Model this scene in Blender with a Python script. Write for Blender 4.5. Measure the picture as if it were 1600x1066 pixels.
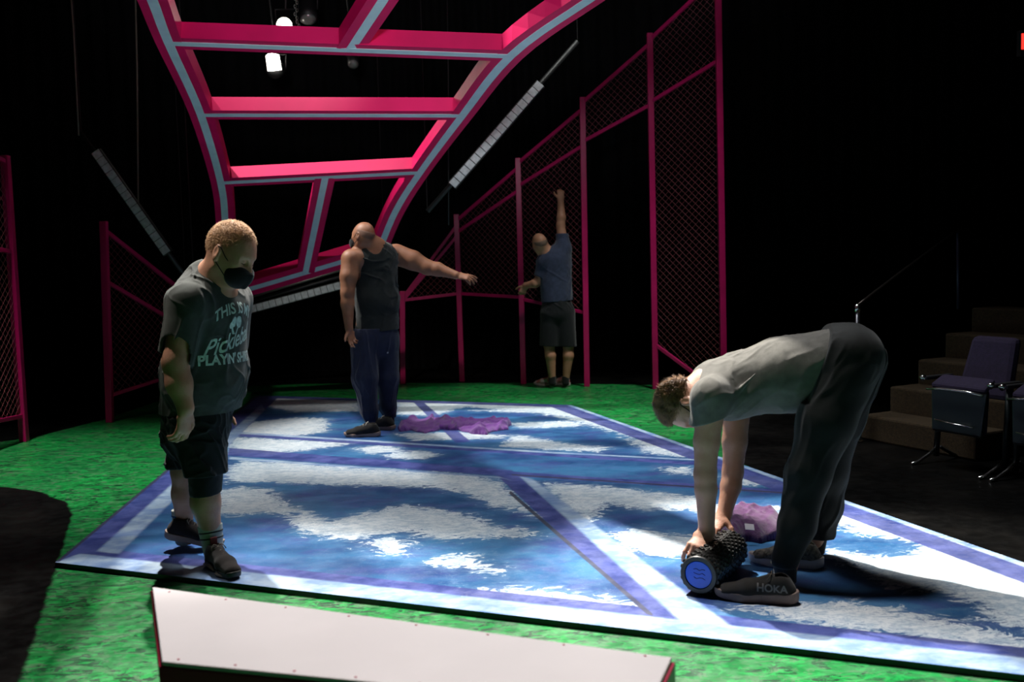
import bpy, bmesh, math, random
import numpy as np
from mathutils import Vector, Matrix
from mathutils.bvhtree import BVHTree
random.seed(7); RNG = np.random.RandomState(11)
for o in list(bpy.data.objects): bpy.data.objects.remove(o)
SC = bpy.context.scene; COL = SC.collection

# ------------------------------------------------------------------ camera
FPX = 1556.0; CAMZ = 1.44
PITCH = math.atan(128 / FPX); ROLL = math.radians(1.52)
_f = np.array([0, math.cos(PITCH), -math.sin(PITCH)])
_r0 = np.array([1., 0, 0]); _u0 = np.array([0, math.sin(PITCH), math.cos(PITCH)])
_r = math.cos(ROLL) * _r0 - math.sin(ROLL) * _u0
_u = math.sin(ROLL) * _r0 + math.cos(ROLL) * _u0
cd = bpy.data.cameras.new('camera'); cam = bpy.data.objects.new('camera', cd); COL.objects.link(cam)
cd.sensor_width = 36; cd.lens = FPX * 36 / 1600; cd.clip_end = 100
M = Matrix(((_r[0], _u[0], -_f[0], 0), (_r[1], _u[1], -_f[1], 0), (_r[2], _u[2], -_f[2], CAMZ), (0, 0, 0, 1)))
cam.matrix_world = M
SC.camera = cam
cd.dof.use_dof = True; cd.dof.focus_distance = 5.6; cd.dof.aperture_fstop = 2.8

def ray(px, py):
    d = _f * FPX + _r * (px - 800) - _u * (py - 533)
    return d / d[1]
def W(px, py, Y):
    "point of the place seen at px,py that stands Y metres upstage of the camera"
    d = ray(px, py); return np.array([d[0] * Y, Y, CAMZ + d[2] * Y])
def G(px, py, z=0.0):
    d = ray(px, py); t = (z - CAMZ) / d[2]; return np.array([d[0] * t, t, z])
def N(v):
    v = np.asarray(v, float); return v / (np.linalg.norm(v) + 1e-12)
V = lambda *a: np.array(a, float)
Z = V(0, 0, 1)

# ------------------------------------------------------------------ world, lights, exposure
SC.view_settings.view_transform = 'Standard'; SC.view_settings.look = 'None'
SC.view_settings.gamma = 1; SC.view_settings.use_curve_mapping = False
SC.view_settings.exposure = 0.0
wd = bpy.data.worlds.new('world'); SC.world = wd; wd.use_nodes = True
wd.node_tree.nodes['Background'].inputs[0].default_value = (.55, .75, .8, 1)
wd.node_tree.nodes['Background'].inputs[1].default_value = 0.010
def spot(name, loc, target, watts, size, blend=.6, col=(1, 1, 1), rad=.08):
    l = bpy.data.lights.new(name, 'SPOT'); l.energy = watts; l.spot_size = math.radians(size); l.spot_blend = blend
    l.color = col; l.shadow_soft_size = rad
    o = bpy.data.objects.new(name, l); COL.objects.link(o); o.location = loc
    o.rotation_euler = (Vector(target) - Vector(loc)).to_track_quat('-Z', 'Y').to_euler()
    return o
#LIGHTS
# key lamps high upstage, throwing shadows towards the camera
spot('key_spot', (-.4, 7.5, 5.2), (1.45, 4.1, .3), 4600, 32, .5, (1, .95, .86), .05)
spot('key_spot', (-1.95, 6.9, 5.5), (-1.4, 4.65, 1.1), 2300, 24, .6, (1, .95, .88), .05)
spot('key_spot', (-.9, 8.6, 6.5), (-1.4, 4.5, .6), 1300, 22, .7, (1, .95, .88), .06)
spot('head_spot', (-3.3, 4.9, 5.6), (-1.40, 4.62, 1.62), 900, 14, .8, (1, .93, .82), .08)
spot('side_spot', (-4.4, 8.2, 5.8), (-.7, 8.2, .8), 2100, 36, .7, (1, .97, .92), .10)
spot('deck_spot', (.3, 7.4, 6.6), (.2, 5.8, 0), 1250, 76, .8, (.95, .98, 1), 1.0)
spot('ground_spot', (2.2, 8.6, 6.5), (.8, 9.8, 0), 1100, 40, .8, (.95, 1, .95), .3)
spot('ground_spot', (-4.0, 6.0, 6.4), (-3.9, 6.8, 0), 1700, 44, .9, (.95, 1, .95), .3)
spot('front_spot', (.5, 5.2, 6.4), (.1, 2.3, 0), 1500, 46, .8, (1, .95, .93), .3)
spot('frame_spot', (-1.9, 4.4, 6.4), (-1.7, 9.8, 1.5), 620, 22, .8, (1, .94, .88), .10)
spot('back_spot', (.6, 6.4, 6.4), (.4, 11.0, 1.2), 150, 22, .9, (1, .93, .86), .10)
spot('added_front_fill', (-.6, .9, 2.5), (-.7, 6.6, 4.4), 620, 48, .5, (.92, .97, 1), .3)  # added fill from downstage, lifts the frame's stripes and camera-facing faces
#ENDLIGHTS

# ------------------------------------------------------------------ materials
def mat(name, col, rough=.6, metal=0, noise=0, nscale=8, bump=0, bscale=60, spec=.5, sheen=0, sss=0, emit=0, col2=None, coat=0):
    m = bpy.data.materials.new(name); m.use_nodes = True; nt = m.node_tree; b = nt.nodes['Principled BSDF']
    b.inputs['Roughness'].default_value = rough; b.inputs['Metallic'].default_value = metal
    b.inputs['Specular IOR Level'].default_value = spec
    b.inputs['Base Color'].default_value = (*col, 1)
    if sheen: b.inputs['Sheen Weight'].default_value = sheen
    if coat: b.inputs['Coat Weight'].default_value = coat
    if sss:
        b.inputs['Subsurface Weight'].default_value = sss; b.inputs['Subsurface Radius'].default_value = (.012, .005, .003); b.inputs['Subsurface Scale'].default_value = 1
    if emit:
        b.inputs['Emission Color'].default_value = (*col, 1); b.inputs['Emission Strength'].default_value = emit
    tc = nt.nodes.new('ShaderNodeTexCoord')
    if noise or col2:
        n = nt.nodes.new('ShaderNodeTexNoise'); n.inputs['Scale'].default_value = nscale; n.inputs['Detail'].default_value = 5
        nt.links.new(tc.outputs['Object'], n.inputs['Vector'])
        r = nt.nodes.new('ShaderNodeValToRGB'); c2 = col2 or tuple(c * (1 - noise) for c in col)
        r.color_ramp.elements[0].position = .35; r.color_ramp.elements[1].position = .65
        r.color_ramp.elements[0].color = (*c2, 1); r.color_ramp.elements[1].color = (*col, 1)
        nt.links.new(n.outputs['Fac'], r.inputs[0]); nt.links.new(r.outputs[0], b.inputs['Base Color'])
    if bump:
        n2 = nt.nodes.new('ShaderNodeTexNoise'); n2.inputs['Scale'].default_value = bscale; n2.inputs['Detail'].default_value = 3
        nt.links.new(tc.outputs['Object'], n2.inputs['Vector'])
        bp = nt.nodes.new('ShaderNodeBump'); bp.inputs['Strength'].default_value = bump; bp.inputs['Distance'].default_value = .01
        nt.links.new(n2.outputs['Fac'], bp.inputs['Height']); nt.links.new(bp.outputs[0], b.inputs['Normal'])
    return m
M_pink = mat('magenta_paint', (.70, .003, .11), .45, spec=.3, noise=.15, nscale=3)
M_pinkd = mat('magenta_pipe', (.50, .004, .11), .4, noise=.2, nscale=4)
M_wire = mat('wire_pink', (.34, .08, .10), .5)
M_strip = mat('pale_blue_paint', (.55, .72, .80), .5, noise=.1)
M_black = mat('black_metal', (.012, .012, .013), .5)
M_curtain = mat('black_velour', (.006, .006, .0065), .95, spec=.1, noise=.3)
M_ceil = mat('black_ceiling', (.008, .008, .008), .9, spec=.1)
M_chrome = mat('chrome', (.75, .74, .72), .22, 1)
M_white = mat('white_lens', (.58, .64, .66), .3, noise=.25, nscale=30)
M_carpet = mat('brown_carpet', (.060, .036, .013), .95, noise=.5, nscale=60, bump=.4, bscale=200)
M_seatf = mat('purple_upholstery', (.022, .012, .045), .9, noise=.3, nscale=40, bump=.3, bscale=200)
M_seats = mat('dark_teal_shell', (.004, .010, .012), .45)

# ------------------------------------------------------------------ mesh helpers
def tag(o, label=None, cat=None, group=None, kind=None):
    if label: o['label'] = label
    if cat: o['category'] = cat
    if group: o['group'] = group
    if kind: o['kind'] = kind
    return o
def empty(name, loc, label, cat, group=None):
    o = bpy.data.objects.new(name, None); COL.objects.link(o); o.location = Vector(loc); o.empty_display_size = .1
    return tag(o, label, cat, group)
def link(name, me, m, parent=None, smooth=True, loc=None):
    o = bpy.data.objects.new(name, me); COL.objects.link(o)
    if m: me.materials.append(m)
    if smooth: me.polygons.foreach_set('use_smooth', np.ones(len(me.polygons), bool))
    if parent:
        # meshes are written in world coordinates; put the origin on the parent's
        base = Vector((0, 0, 0)); p = parent
        while p: base += p.location; p = p.parent
        o.parent = parent; me.transform(Matrix.Translation(-base))
    elif loc is not None:
        me.transform(Matrix.Translation(-Vector(loc))); o.location = Vector(loc)
    return o
def npmesh(name, v, q):
    me = bpy.data.meshes.new(name); v = np.asarray(v, np.float32); q = np.asarray(q, np.int32); k = q.shape[1]
    me.vertices.add(len(v)); me.vertices.foreach_set('co', v.ravel())
    me.loops.add(q.size); me.loops.foreach_set('vertex_index', q.ravel())
    me.polygons.add(len(q)); me.polygons.foreach_set('loop_start', np.arange(0, q.size, k, dtype=np.int32))
    me.update(calc_edges=True); me.validate(); return me
class MB:
    def __init__(s): s.v = []; s.f = []
    def quadbox(s, c8):
        n = len(s.v); s.v += [tuple(p) for p in c8]
        s.f += [tuple(n + i for i in f) for f in ((0, 3, 2, 1), (4, 5, 6, 7), (0, 1, 5, 4), (1, 2, 6, 5), (2, 3, 7, 6), (3, 0, 4, 7))]
        return s
    def box(s, c, x, y, z):
        "centre and three half-axis vectors"
        c, x, y, z = map(np.asarray, (c, x, y, z))
        return s.quadbox([c - x - y - z, c + x - y - z, c + x + y - z, c - x + y - z, c - x - y + z, c + x - y + z, c + x + y + z, c - x + y + z])
    def bar(s, a, b, w, t, up=None):
        a = np.asarray(a, float); b = np.asarray(b, float); d = b - a; up = Z if up is None else up
        x = np.cross(d, up)
        if np.linalg.norm(x) < 1e-6 * np.linalg.norm(d): x = np.cross(d, V(0, 1, 0))
        x = N(x); y = N(np.cross(x, d)); return s.box((a + b) / 2, d / 2, x * w / 2, y * t / 2)
    def tube(s, pts, r, n=10, caps=True, closed=False):
        pts = [np.asarray(p, float) for p in pts]; m = len(pts); rr = r if hasattr(r, '__len__') else [r] * m
        base = len(s.v); prev = None
        for i, p in enumerate(pts):
            if closed: d = N(pts[(i + 1) % m] - pts[i - 1])
            else: d = N(pts[min(i + 1, m - 1)] - pts[max(i - 1, 0)])
            if prev is None: x = N(np.cross(d, V(.3, .2, 1) if abs(d[2]) < .9 else V(1, .1, 0)))
            else: x = N(prev - d * prev.dot(d))
            prev = x; y = np.cross(d, x)
            for k in range(n):
                a = 2 * math.pi * k / n; s.v.append(tuple(p + rr[i] * (math.cos(a) * x + math.sin(a) * y)))
        for i in range(m if closed else m - 1):
            j = (i + 1) % m
            for k in range(n):
                s.f.append((base + i * n + k, base + i * n + (k + 1) % n, base + j * n + (k + 1) % n, base + j * n + k))
        if caps and not closed:
            s.f.append(tuple(base + k for k in reversed(range(n)))); s.f.append(tuple(base + (m - 1) * n + k for k in range(n)))
        return s
    def prism(s, poly, off):
        n = len(s.v); k = len(poly); off = np.asarray(off, float)
        s.v += [tuple(p) for p in poly] + [tuple(np.asarray(p) + off) for p in poly]
        s.f.append(tuple(n + i for i in reversed(range(k)))); s.f.append(tuple(n + k + i for i in range(k)))
        for i in range(k): s.f.append((n + i, n + (i + 1) % k, n + k + (i + 1) % k, n + k + i))
        return s
    def build(s, name, m, parent=None, smooth=False, bevel=0, loc=None, subd=0):
        me = bpy.data.meshes.new(name); me.from_pydata([tuple(map(float, p)) for p in s.v], [], s.f)
        bm = bmesh.new(); bm.from_mesh(me); bmesh.ops.recalc_face_normals(bm, faces=bm.faces); bm.to_mesh(me); bm.free()
        o = link(name, me, m, parent, smooth, loc)
        if bevel:
            b = o.modifiers.new('bevel', 'BEVEL'); b.width = bevel; b.segments = 2; b.limit_method = 'ANGLE'
        if subd:
            b = o.modifiers.new('subsurf', 'SUBSURF'); b.levels = b.render_levels = subd
        return o

# ------------------------------------------------------------------ signed distance modelling
class SDF:
    def __init__(s, lo, hi, h):
        s.h = h; s.lo = np.asarray(lo, float); n = np.ceil((np.asarray(hi) - s.lo) / h).astype(int) + 1
        s.ax = [(s.lo[i] + h * np.arange(n[i])).astype(np.float32) for i in range(3)]
        s.f = np.full(n, .3, np.float32); s.n = n
    def win(s, lo, hi):
        i0 = np.clip(np.floor((np.asarray(lo) - s.lo) / s.h).astype(int), 0, s.n - 1)
        i1 = np.clip(np.ceil((np.asarray(hi) - s.lo) / s.h).astype(int) + 1, 1, s.n)
        sl = tuple(slice(a, max(b, a + 1)) for a, b in zip(i0, i1))
        X = s.ax[0][sl[0]][:, None, None]; Y = s.ax[1][sl[1]][None, :, None]; Zz = s.ax[2][sl[2]][None, None, :]
        return sl, X, Y, Zz
    def comb(s, sl, d, k, op):
        f = s.f[sl]
        if op == 'u':
            if k <= 0: s.f[sl] = np.minimum(f, d)
            else:
                h = np.clip(.5 + .5 * (f - d) / k, 0, 1); s.f[sl] = f + (d - f) * h - k * h * (1 - h)
        elif op == 's':
            d = -d
            if k <= 0: s.f[sl] = np.maximum(f, d)
            else:
                h = np.clip(.5 - .5 * (f - d) / k, 0, 1); s.f[sl] = f + (d - f) * h + k * h * (1 - h)
    def cap(s, a, b, ra, rb=None, k=.02, u=None, op='u'):
        "tapered capsule; radii may be (along u, across) pairs"
        a = np.asarray(a, float); b = np.asarray(b, float); rb = ra if rb is None else rb
        ra = ra if hasattr(ra, '__len__') else (ra, ra); rb = rb if hasattr(rb, '__len__') else (rb, rb)
        R = max(*ra, *rb) + k + 3 * s.h
        sl, X, Y, Zz = s.win(np.minimum(a, b) - R, np.maximum(a, b) + R)
        d = b - a; L = np.linalg.norm(d) + 1e-9; w = d / L
        if u is None: u = np.cross(w, V(.31, .22, .9))
        u = N(np.asarray(u) - w * np.dot(u, w)); v = np.cross(w, u)
        px, py, pz = X - a[0], Y - a[1], Zz - a[2]
        tw = px * w[0] + py * w[1] + pz * w[2]; t = np.clip(tw / L, 0, 1)
        ou = px * u[0] + py * u[1] + pz * u[2]; ov = px * v[0] + py * v[1] + pz * v[2]; ow = tw - t * L
        ru = ra[0] + (rb[0] - ra[0]) * t; rv = ra[1] + (rb[1] - ra[1]) * t; rm = np.minimum(ru, rv)
        q = np.sqrt((ou / ru) ** 2 + (ov / rv) ** 2 + (ow / rm) ** 2)
        s.comb(sl, ((q - 1) * rm).astype(np.float32), k, op); return s
    def ell(s, c, A, r, k=.02, op='u'):
        "ellipsoid: axes A (3 vectors), radii r"
        c = np.asarray(c, float); R = max(r) + k + 3 * s.h
        sl, X, Y, Zz = s.win(c - R, c + R); px, py, pz = X - c[0], Y - c[1], Zz - c[2]; q = 0; g = 0
        for ax, rr in zip(A, r):
            e = px * ax[0] + py * ax[1] + pz * ax[2]; q = q + (e / rr) ** 2; g = g + (e / rr ** 2) ** 2
        q = np.sqrt(q); g = np.sqrt(g) + 1e-6
        s.comb(sl, (q * (q - 1) / g).astype(np.float32), k, op); return s
    def plane(s, p, n, k=.004, lo=None, hi=None):
        "remove everything on the side the normal points to"
        lo = s.lo if lo is None else lo; hi = s.lo + s.h * s.n if hi is None else hi
        sl, X, Y, Zz = s.win(lo, hi); n = N(n)
        d = (X - p[0]) * n[0] + (Y - p[1]) * n[1] + (Zz - p[2]) * n[2]
        s.comb(sl, (-d * np.ones_like(s.f[sl])).astype(np.float32), k, 's'); return s
    def disp(s, fn, band=.05):
        i = np.where(np.abs(s.f) < band); p = [s.ax[a][i[a]] for a in range(3)]
        s.f[i] += fn(*p).astype(np.float32); return s
    def merge(s, o, k=.02):
        h = np.clip(.5 + .5 * (s.f - o.f) / k, 0, 1); s.f = s.f + (o.f - s.f) * h - k * h * (1 - h); return s
    def like(s):
        o = SDF.__new__(SDF); o.h, o.lo, o.ax, o.n = s.h, s.lo, s.ax, s.n; o.f = np.full_like(s.f, .3); return o
    def mesh(s, name, smooth=1):
        f = s.f; ins = f < 0
        c = np.zeros(tuple(np.array(f.shape) - 1), np.int8)
        for dx in (0, 1):
            for dy in (0, 1):
                for dz in (0, 1):
                    c += ins[dx:dx + c.shape[0], dy:dy + c.shape[1], dz:dz + c.shape[2]]
        act = (c > 0) & (c < 8); I = np.argwhere(act); idx = np.full(c.shape, -1, np.int32); idx[act] = np.arange(len(I))
        cor = np.array([(x, y, z) for x in (0, 1) for y in (0, 1) for z in (0, 1)])
        F = np.stack([f[I[:, 0] + o[0], I[:, 1] + o[1], I[:, 2] + o[2]] for o in cor], 1)
        acc = np.zeros((len(I), 3)); cnt = np.zeros(len(I))
        for a in range(8):
            for b in range(a + 1, 8):
                if abs(cor[a] - cor[b]).sum() != 1: continue
                m = (F[:, a] < 0) != (F[:, b] < 0); t = F[m, a] / (F[m, a] - F[m, b])
                acc[m] += cor[a] + t[:, None] * (cor[b] - cor[a]); cnt[m] += 1
        v = (I + acc / cnt[:, None]) * s.h + s.lo; Q = []
        for ax in range(3):
            b, cc = (ax + 1) % 3, (ax + 2) % 3
            s0 = [slice(1, -1)] * 3; s1 = [slice(1, -1)] * 3; s0[ax] = slice(0, -1); s1[ax] = slice(1, None)
            A = ins[tuple(s0)]; B = ins[tuple(s1)]
            off = np.array([1, 1, 1]); off[ax] = 0
            for cond, flip in ((A & ~B, False), (~A & B, True)):
                P = np.argwhere(cond) + off
                def g(db, dc):
                    p = P.copy(); p[:, b] += db; p[:, cc] += dc; return idx[p[:, 0], p[:, 1], p[:, 2]]
                q = np.stack([g(-1, -1), g(0, -1), g(0, 0), g(-1, 0)], 1)
                Q.append(q[:, ::-1] if flip else q)
        q = np.concatenate(Q); q = q[(q >= 0).all(1)]
        for _ in range(smooth):
            sm = np.zeros_like(v); ct = np.zeros(len(v))
            for a in range(4):
                for b in ((a + 1) % 4, (a - 1) % 4):
                    for k in range(3): sm[:, k] += np.bincount(q[:, a], v[q[:, b], k], len(v))
                    ct += np.bincount(q[:, a], minlength=len(v))
            v = v * .5 + .5 * sm / np.maximum(ct, 1)[:, None]
        return npmesh(name, v, q)

def poly_sdf(P, poly):
    "signed distance in plan, negative inside"
    P = P[:, :2]; poly = np.asarray(poly)[:, :2]; d = np.full(len(P), 1e9); ins = np.zeros(len(P), bool)
    for i in range(len(poly)):
        a = poly[i]; b = poly[(i + 1) % len(poly)]; e = b - a; w = P - a
        t = np.clip((w @ e) / (e @ e + 1e-12), 0, 1); d = np.minimum(d, np.linalg.norm(w - t[:, None] * e, axis=1))
        c = ((a[1] > P[:, 1]) != (b[1] > P[:, 1])) & (P[:, 0] < (b[0] - a[0]) * (P[:, 1] - a[1]) / (b[1] - a[1] + 1e-12) + a[0])
        ins ^= c
    return np.where(ins, -d, d)
def attr(me, name, vals):
    a = me.attributes.new(name, 'FLOAT', 'POINT'); a.data.foreach_set('value', np.asarray(vals, np.float32))

# ================================================================== the stage
class NT:
    "small node writer"
    def __init__(s, m): s.m = m; s.t = m.node_tree; s.b = s.t.nodes['Principled BSDF']
    def n(s, ty, **kw):
        x = s.t.nodes.new(ty)
        for k, v in kw.items():
            if k in ('operation', 'data_type', 'attribute_name', 'blend_type', 'noise_dimensions', 'interpolation_type', 'feature'): setattr(x, k, v)
        return x
    def set(s, sock, v):
        if isinstance(v, bpy.types.NodeSocket): s.t.links.new(v, sock)
        else: sock.default_value = v
    def math(s, op, a, b=0.):
        x = s.n('ShaderNodeMath', operation=op); s.set(x.inputs[0], a); s.set(x.inputs[1], b); return x.outputs[0]
    def attr(s, name): return s.n('ShaderNodeAttribute', attribute_name=name).outputs['Fac']
    def noise(s, scale, detail=4, vec=None, rough=.5, dist=0.):
        x = s.n('ShaderNodeTexNoise'); x.inputs['Scale'].default_value = scale; x.inputs['Detail'].default_value = detail
        x.inputs['Roughness'].default_value = rough; x.inputs['Distortion'].default_value = dist
        if vec is None: vec = s.n('ShaderNodeTexCoord').outputs['Object']
        s.t.links.new(vec, x.inputs['Vector']); return x.outputs['Fac']
    def mapr(s, v, a, b, c=0., d=1.):
        x = s.n('ShaderNodeMapRange', interpolation_type='SMOOTHSTEP'); s.set(x.inputs[0], v)
        for i, q in enumerate((a, b, c, d)): s.set(x.inputs[i + 1], q)
        return x.outputs[0]
    def mix(s, f, a, b, bt='MIX'):
        x = s.n('ShaderNodeMix', data_type='RGBA', blend_type=bt)
        s.set(x.inputs[0], f); s.set(x.inputs[6], (*a, 1) if isinstance(a, tuple) else a); s.set(x.inputs[7], (*b, 1) if isinstance(b, tuple) else b)
        return x.outputs[2]
    def scaled(s, x_, y_, z_, rot=0):
        mp = s.n('ShaderNodeMapping'); s.t.links.new(s.n('ShaderNodeTexCoord').outputs['Object'], mp.inputs[0])
        mp.inputs['Scale'].default_value = (x_, y_, z_); mp.inputs['Rotation'].default_value = (0, 0, rot); return mp.outputs[0]

# ---- floor: black stage floor with the green painted ground on it
nx, ny = 420, 330
gx = np.linspace(-8, 8, nx); gy = np.linspace(-.5, 13.8, ny)
XX, YY = np.meshgrid(gx, gy, indexing='ij'); FV = np.stack([XX.ravel(), YY.ravel(), np.zeros(XX.size)], 1)
ii = (np.arange(nx - 1)[:, None] * ny + np.arange(ny - 1)[None, :]).ravel()
me = npmesh('floor', FV, np.stack([ii, ii + ny, ii + ny + 1, ii + 1], 1))
green = [G(*p) for p in [(-700, 800), (-60, 700), (60, 682), (165, 655), (262, 622), (330, 606), (480, 600), (800, 598), (1030, 602), (1128, 612), (1142, 660), (1150, 720), (1500, 900), (1900, 1010)]] + [V(5, 2.0, 0), V(5, .2, 0), V(-1.2, .2, 0)] + \
        [G(*p) for p in [(28, 1075), (70, 945), (100, 850), (113, 805), (104, 785), (60, 768), (0, 760), (-700, 772)]]
attr(me, 'green', poly_sdf(FV, green))
floor_m = mat('painted_stage_floor', (.01, .01, .01), .33); t = NT(floor_m)
fine = t.noise(5.5, 6, t.scaled(1, 2.2, 1, .3), .68, 1.6); big = t.noise(1.6, 3); mid = t.noise(11, 4, t.scaled(1, 1.8, 1, -.5), .65, 2.0)
g1 = t.mix(t.mapr(fine, .45, .50), (.003, .045, .014), (.004, .19, .034))
g1 = t.mix(t.mapr(mid, .52, .56, 0, .8), g1, (.008, .34, .06))
g1 = t.mix(t.mapr(t.noise(7, 5, t.scaled(1, 2.2, 1, .8), .68, 1.6), .545, .58, 0, .6), g1, (.10, .19, .10))
g1 = t.mix(t.mapr(big, .42, .62, 0, .4), g1, (.004, .11, .03))
e = t.math('ADD', t.attr('green'), t.math('MULTIPLY', t.math('SUBTRACT', t.noise(9, 4), .5), .05))
spk = t.mapr(t.noise(120, 2), .72, .76, 0, .05)
blk = t.mix(spk, t.mix(t.mapr(t.noise(3, 5), .4, .7), (.0025, .0025, .0025), (.006, .0055, .005)), (.6, .6, .6))
t.set(t.b.inputs['Base Color'], t.mix(t.mapr(e, -.012, .012), g1, blk))
t.set(t.b.inputs['Roughness'], t.mapr(t.noise(14, 4), .3, .7, .32, .52)); t.set(t.b.inputs['Specular IOR Level'], t.mapr(t.attr('green'), -.01, .01, .45, .07))
bp = t.n('ShaderNodeBump'); bp.inputs['Strength'].default_value = .12; bp.inputs['Distance'].default_value = .004
t.set(bp.inputs['Height'], t.noise(60, 3)); t.set(t.b.inputs['Normal'], bp.outputs[0])
tag(link('floor', me, floor_m, smooth=False), kind='structure')

# ---- painted deck
DZ = .024
A_ = G(86, 879, DZ); B_ = G(400, 618, DZ); D_ = G(893, 633, DZ)
def isect(p, q, r, s_):
    a = (q - p)[:2]; b = (s_ - r)[:2]; k = np.linalg.solve(np.array([a, -b]).T, (r - p)[:2]); return p + (q - p) * k[0]
E_ = isect(D_, G(1600, 879, DZ), A_, G(1600, 1055, DZ))
n1, n2 = 460, 420
s_, t_ = np.meshgrid(np.linspace(0, 1, n1), np.linspace(0, 1, n2), indexing='ij'); s_ = s_.ravel()[:, None]; t_ = t_.ravel()[:, None]
DV = (A_ * (1 - s_) + E_ * s_) * (1 - t_) + (B_ * (1 - s_) + D_ * s_) * t_
ii = (np.arange(n1 - 1)[:, None] * n2 + np.arange(n2 - 1)[None, :]).ravel()
me = npmesh('painted_deck', DV, np.stack([ii, ii + n2, ii + n2 + 1, ii + 1], 1))
def gp(pts, dx=0, dy=0, sc=1): return [G(dx + x / sc, dy + y / sc, DZ) for x, y in pts]
c4 = lambda p: gp(p, 60, 580, 2); c5 = lambda p: gp(p, 800, 600, 2); c8 = lambda p: gp(p, 560, 600, 4)
def edge_in(p, q, a, b):
    "distance-band polygon inside the edge p-q, between a and b metres from it"
    d = N(q - p); n = np.cross(Z, d); ctr = (A_ + B_ + D_ + E_) / 4
    if np.dot(ctr - p, n) < 0: n = -n
    return [p - d * .0 + n * a, q + n * a, q + n * b, p + n * b]
purple = [edge_in(A_, B_, -.05, .27), edge_in(A_, E_, .15, .25), edge_in(D_, E_, .05, .22), edge_in(B_, D_, -.1, .16),
          gp([(356, 712), (358, 700), (800, 735), (812, 746), (775, 743)]), gp([(775, 742), (812, 745), (1068, 974), (1017, 966)]), gp([(642, 625), (657, 625), (735, 690), (712, 692)]),
          gp([(360, 677), (860, 709), (1090, 722), (1090, 727), (860, 713), (360, 681)]), gp([(800, 737), (1300, 771), (1300, 777), (800, 744)])]
light = [gp([(150, 862), (186, 866), (415, 640), (408, 632)]), edge_in(A_, E_, .0, .155), edge_in(D_, E_, .0, .05), gp([(812, 745), (832, 748), (1142, 978), (1066, 974)]),
         gp([(357, 674), (860, 706), (1090, 718), (1090, 720), (860, 708.5), (357, 677)]), gp([(358, 714), (780, 745), (800, 752), (790, 748), (358, 718)])]
darkl = [gp([(798, 768), (1017, 958), (1019, 962), (1012, 960), (796, 771)]), gp([(800, 741.4), (1300, 774.5), (1300, 776), (800, 742.6)]), gp([(88, 876), (402, 617), (404, 618.5), (92, 878)])]
clouds = [c4([(590, 310), (640, 280), (800, 288), (1050, 306), (1330, 322), (1440, 345), (1560, 458), (1500, 435), (1340, 385), (1250, 365), (1050, 358), (900, 355), (700, 345), (600, 350)]),
    c4([(560, 375), (640, 362), (720, 372), (760, 400), (820, 436), (780, 452), (700, 440), (640, 448), (540, 450)]),
    c4([(780, 462), (830, 442), (900, 470), (960, 460), (1040, 440), (1120, 418), (1220, 428), (1330, 445), (1440, 488), (1560, 502), (1550, 514), (1440, 520), (1330, 522), (1200, 520), (1150, 500), (1060, 515), (980, 528), (900, 520), (820, 500)]),
    c4([(1010, 548), (1060, 525), (1100, 520), (1165, 543), (1150, 570), (1080, 577), (1060, 550)]),
    c4([(1210, 598), (1300, 575), (1380, 575), (1380, 600), (1458, 622), (1440, 632), (1330, 615), (1230, 605)]),
    c4([(1310, 685), (1480, 680), (1560, 682), (1680, 700), (1880, 730), (1870, 735), (1480, 715), (1330, 698)]),
    c4([(600, 200), (620, 165), (800, 145), (900, 150), (900, 190), (780, 205)]), c4([(600, 205), (800, 215), (1000, 222), (920, 235), (720, 262), (600, 258)]),
    c4([(985, 242), (1060, 232), (1140, 240), (1125, 252), (1040, 258)]), c4([(1070, 262), (1180, 250), (1255, 262), (1200, 276), (1110, 272)]),
    c4([(700, 82), (1000, 85), (1000, 125), (800, 128), (690, 105)]),
    c8([(230, 108), (640, 105), (900, 125), (620, 150), (480, 200), (240, 190)]), c8([(230, 310), (700, 302), (1000, 330), (700, 345), (350, 352)]),
    c8([(950, 335), (1000, 320), (1300, 375), (1580, 398), (1500, 425), (1200, 410), (900, 390)]), c8([(940, 245), (1300, 232), (1420, 245), (1350, 268), (1000, 278)]),
    c8([(1260, 198), (1450, 210), (1700, 280), (1900, 360), (1700, 330), (1480, 268), (1280, 215)]), c8([(700, 165), (1000, 160), (1150, 185), (1000, 178)]), c8([(980, 130), (1300, 140), (1420, 190), (1100, 150)]),
    c5([(100, 310), (300, 322), (570, 352), (640, 380), (840, 385), (840, 440), (700, 430), (560, 392), (400, 392), (300, 375), (240, 432), (160, 385)]),
    c5([(305, 470), (380, 455), (480, 470), (580, 478), (575, 520), (480, 540), (400, 530), (350, 505)]), c5([(-10, 345), (90, 418), (40, 405), (-80, 372)]),
    c5([(350, 168), (480, 182), (590, 215), (560, 232), (430, 215)]), c5([(650, 285), (760, 290), (850, 315), (700, 318)]), c5([(470, 262), (570, 262), (570, 282), (500, 280)]),
    c5([(960, 512), (1100, 535), (1200, 545), (1290, 500), (1400, 490), (1480, 525), (1600, 560), (1760, 620), (1760, 800), (1600, 760), (1480, 740), (1462, 690), (1340, 645), (1230, 652), (1150, 622), (1100, 585), (1000, 545)]),
    c5([(1000, 395), (1120, 412), (1260, 450), (1400, 500), (1500, 527), (1320, 512), (1180, 480), (1080, 470), (1000, 428)]),
    c5([(700, 700), (900, 685), (1050, 682), (1200, 705), (1400, 745), (1700, 820), (1700, 870), (1400, 815), (1100, 775), (850, 735)]),
    c5([(-700, 25), (-300, 20), (180, 80), (300, 120), (100, 95), (-250, 60)])]
def field(polys):
    d = np.full(len(DV), 9.)
    for p in polys: d = np.minimum(d, poly_sdf(DV, p))
    return np.clip(d, -1, 1)
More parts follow.
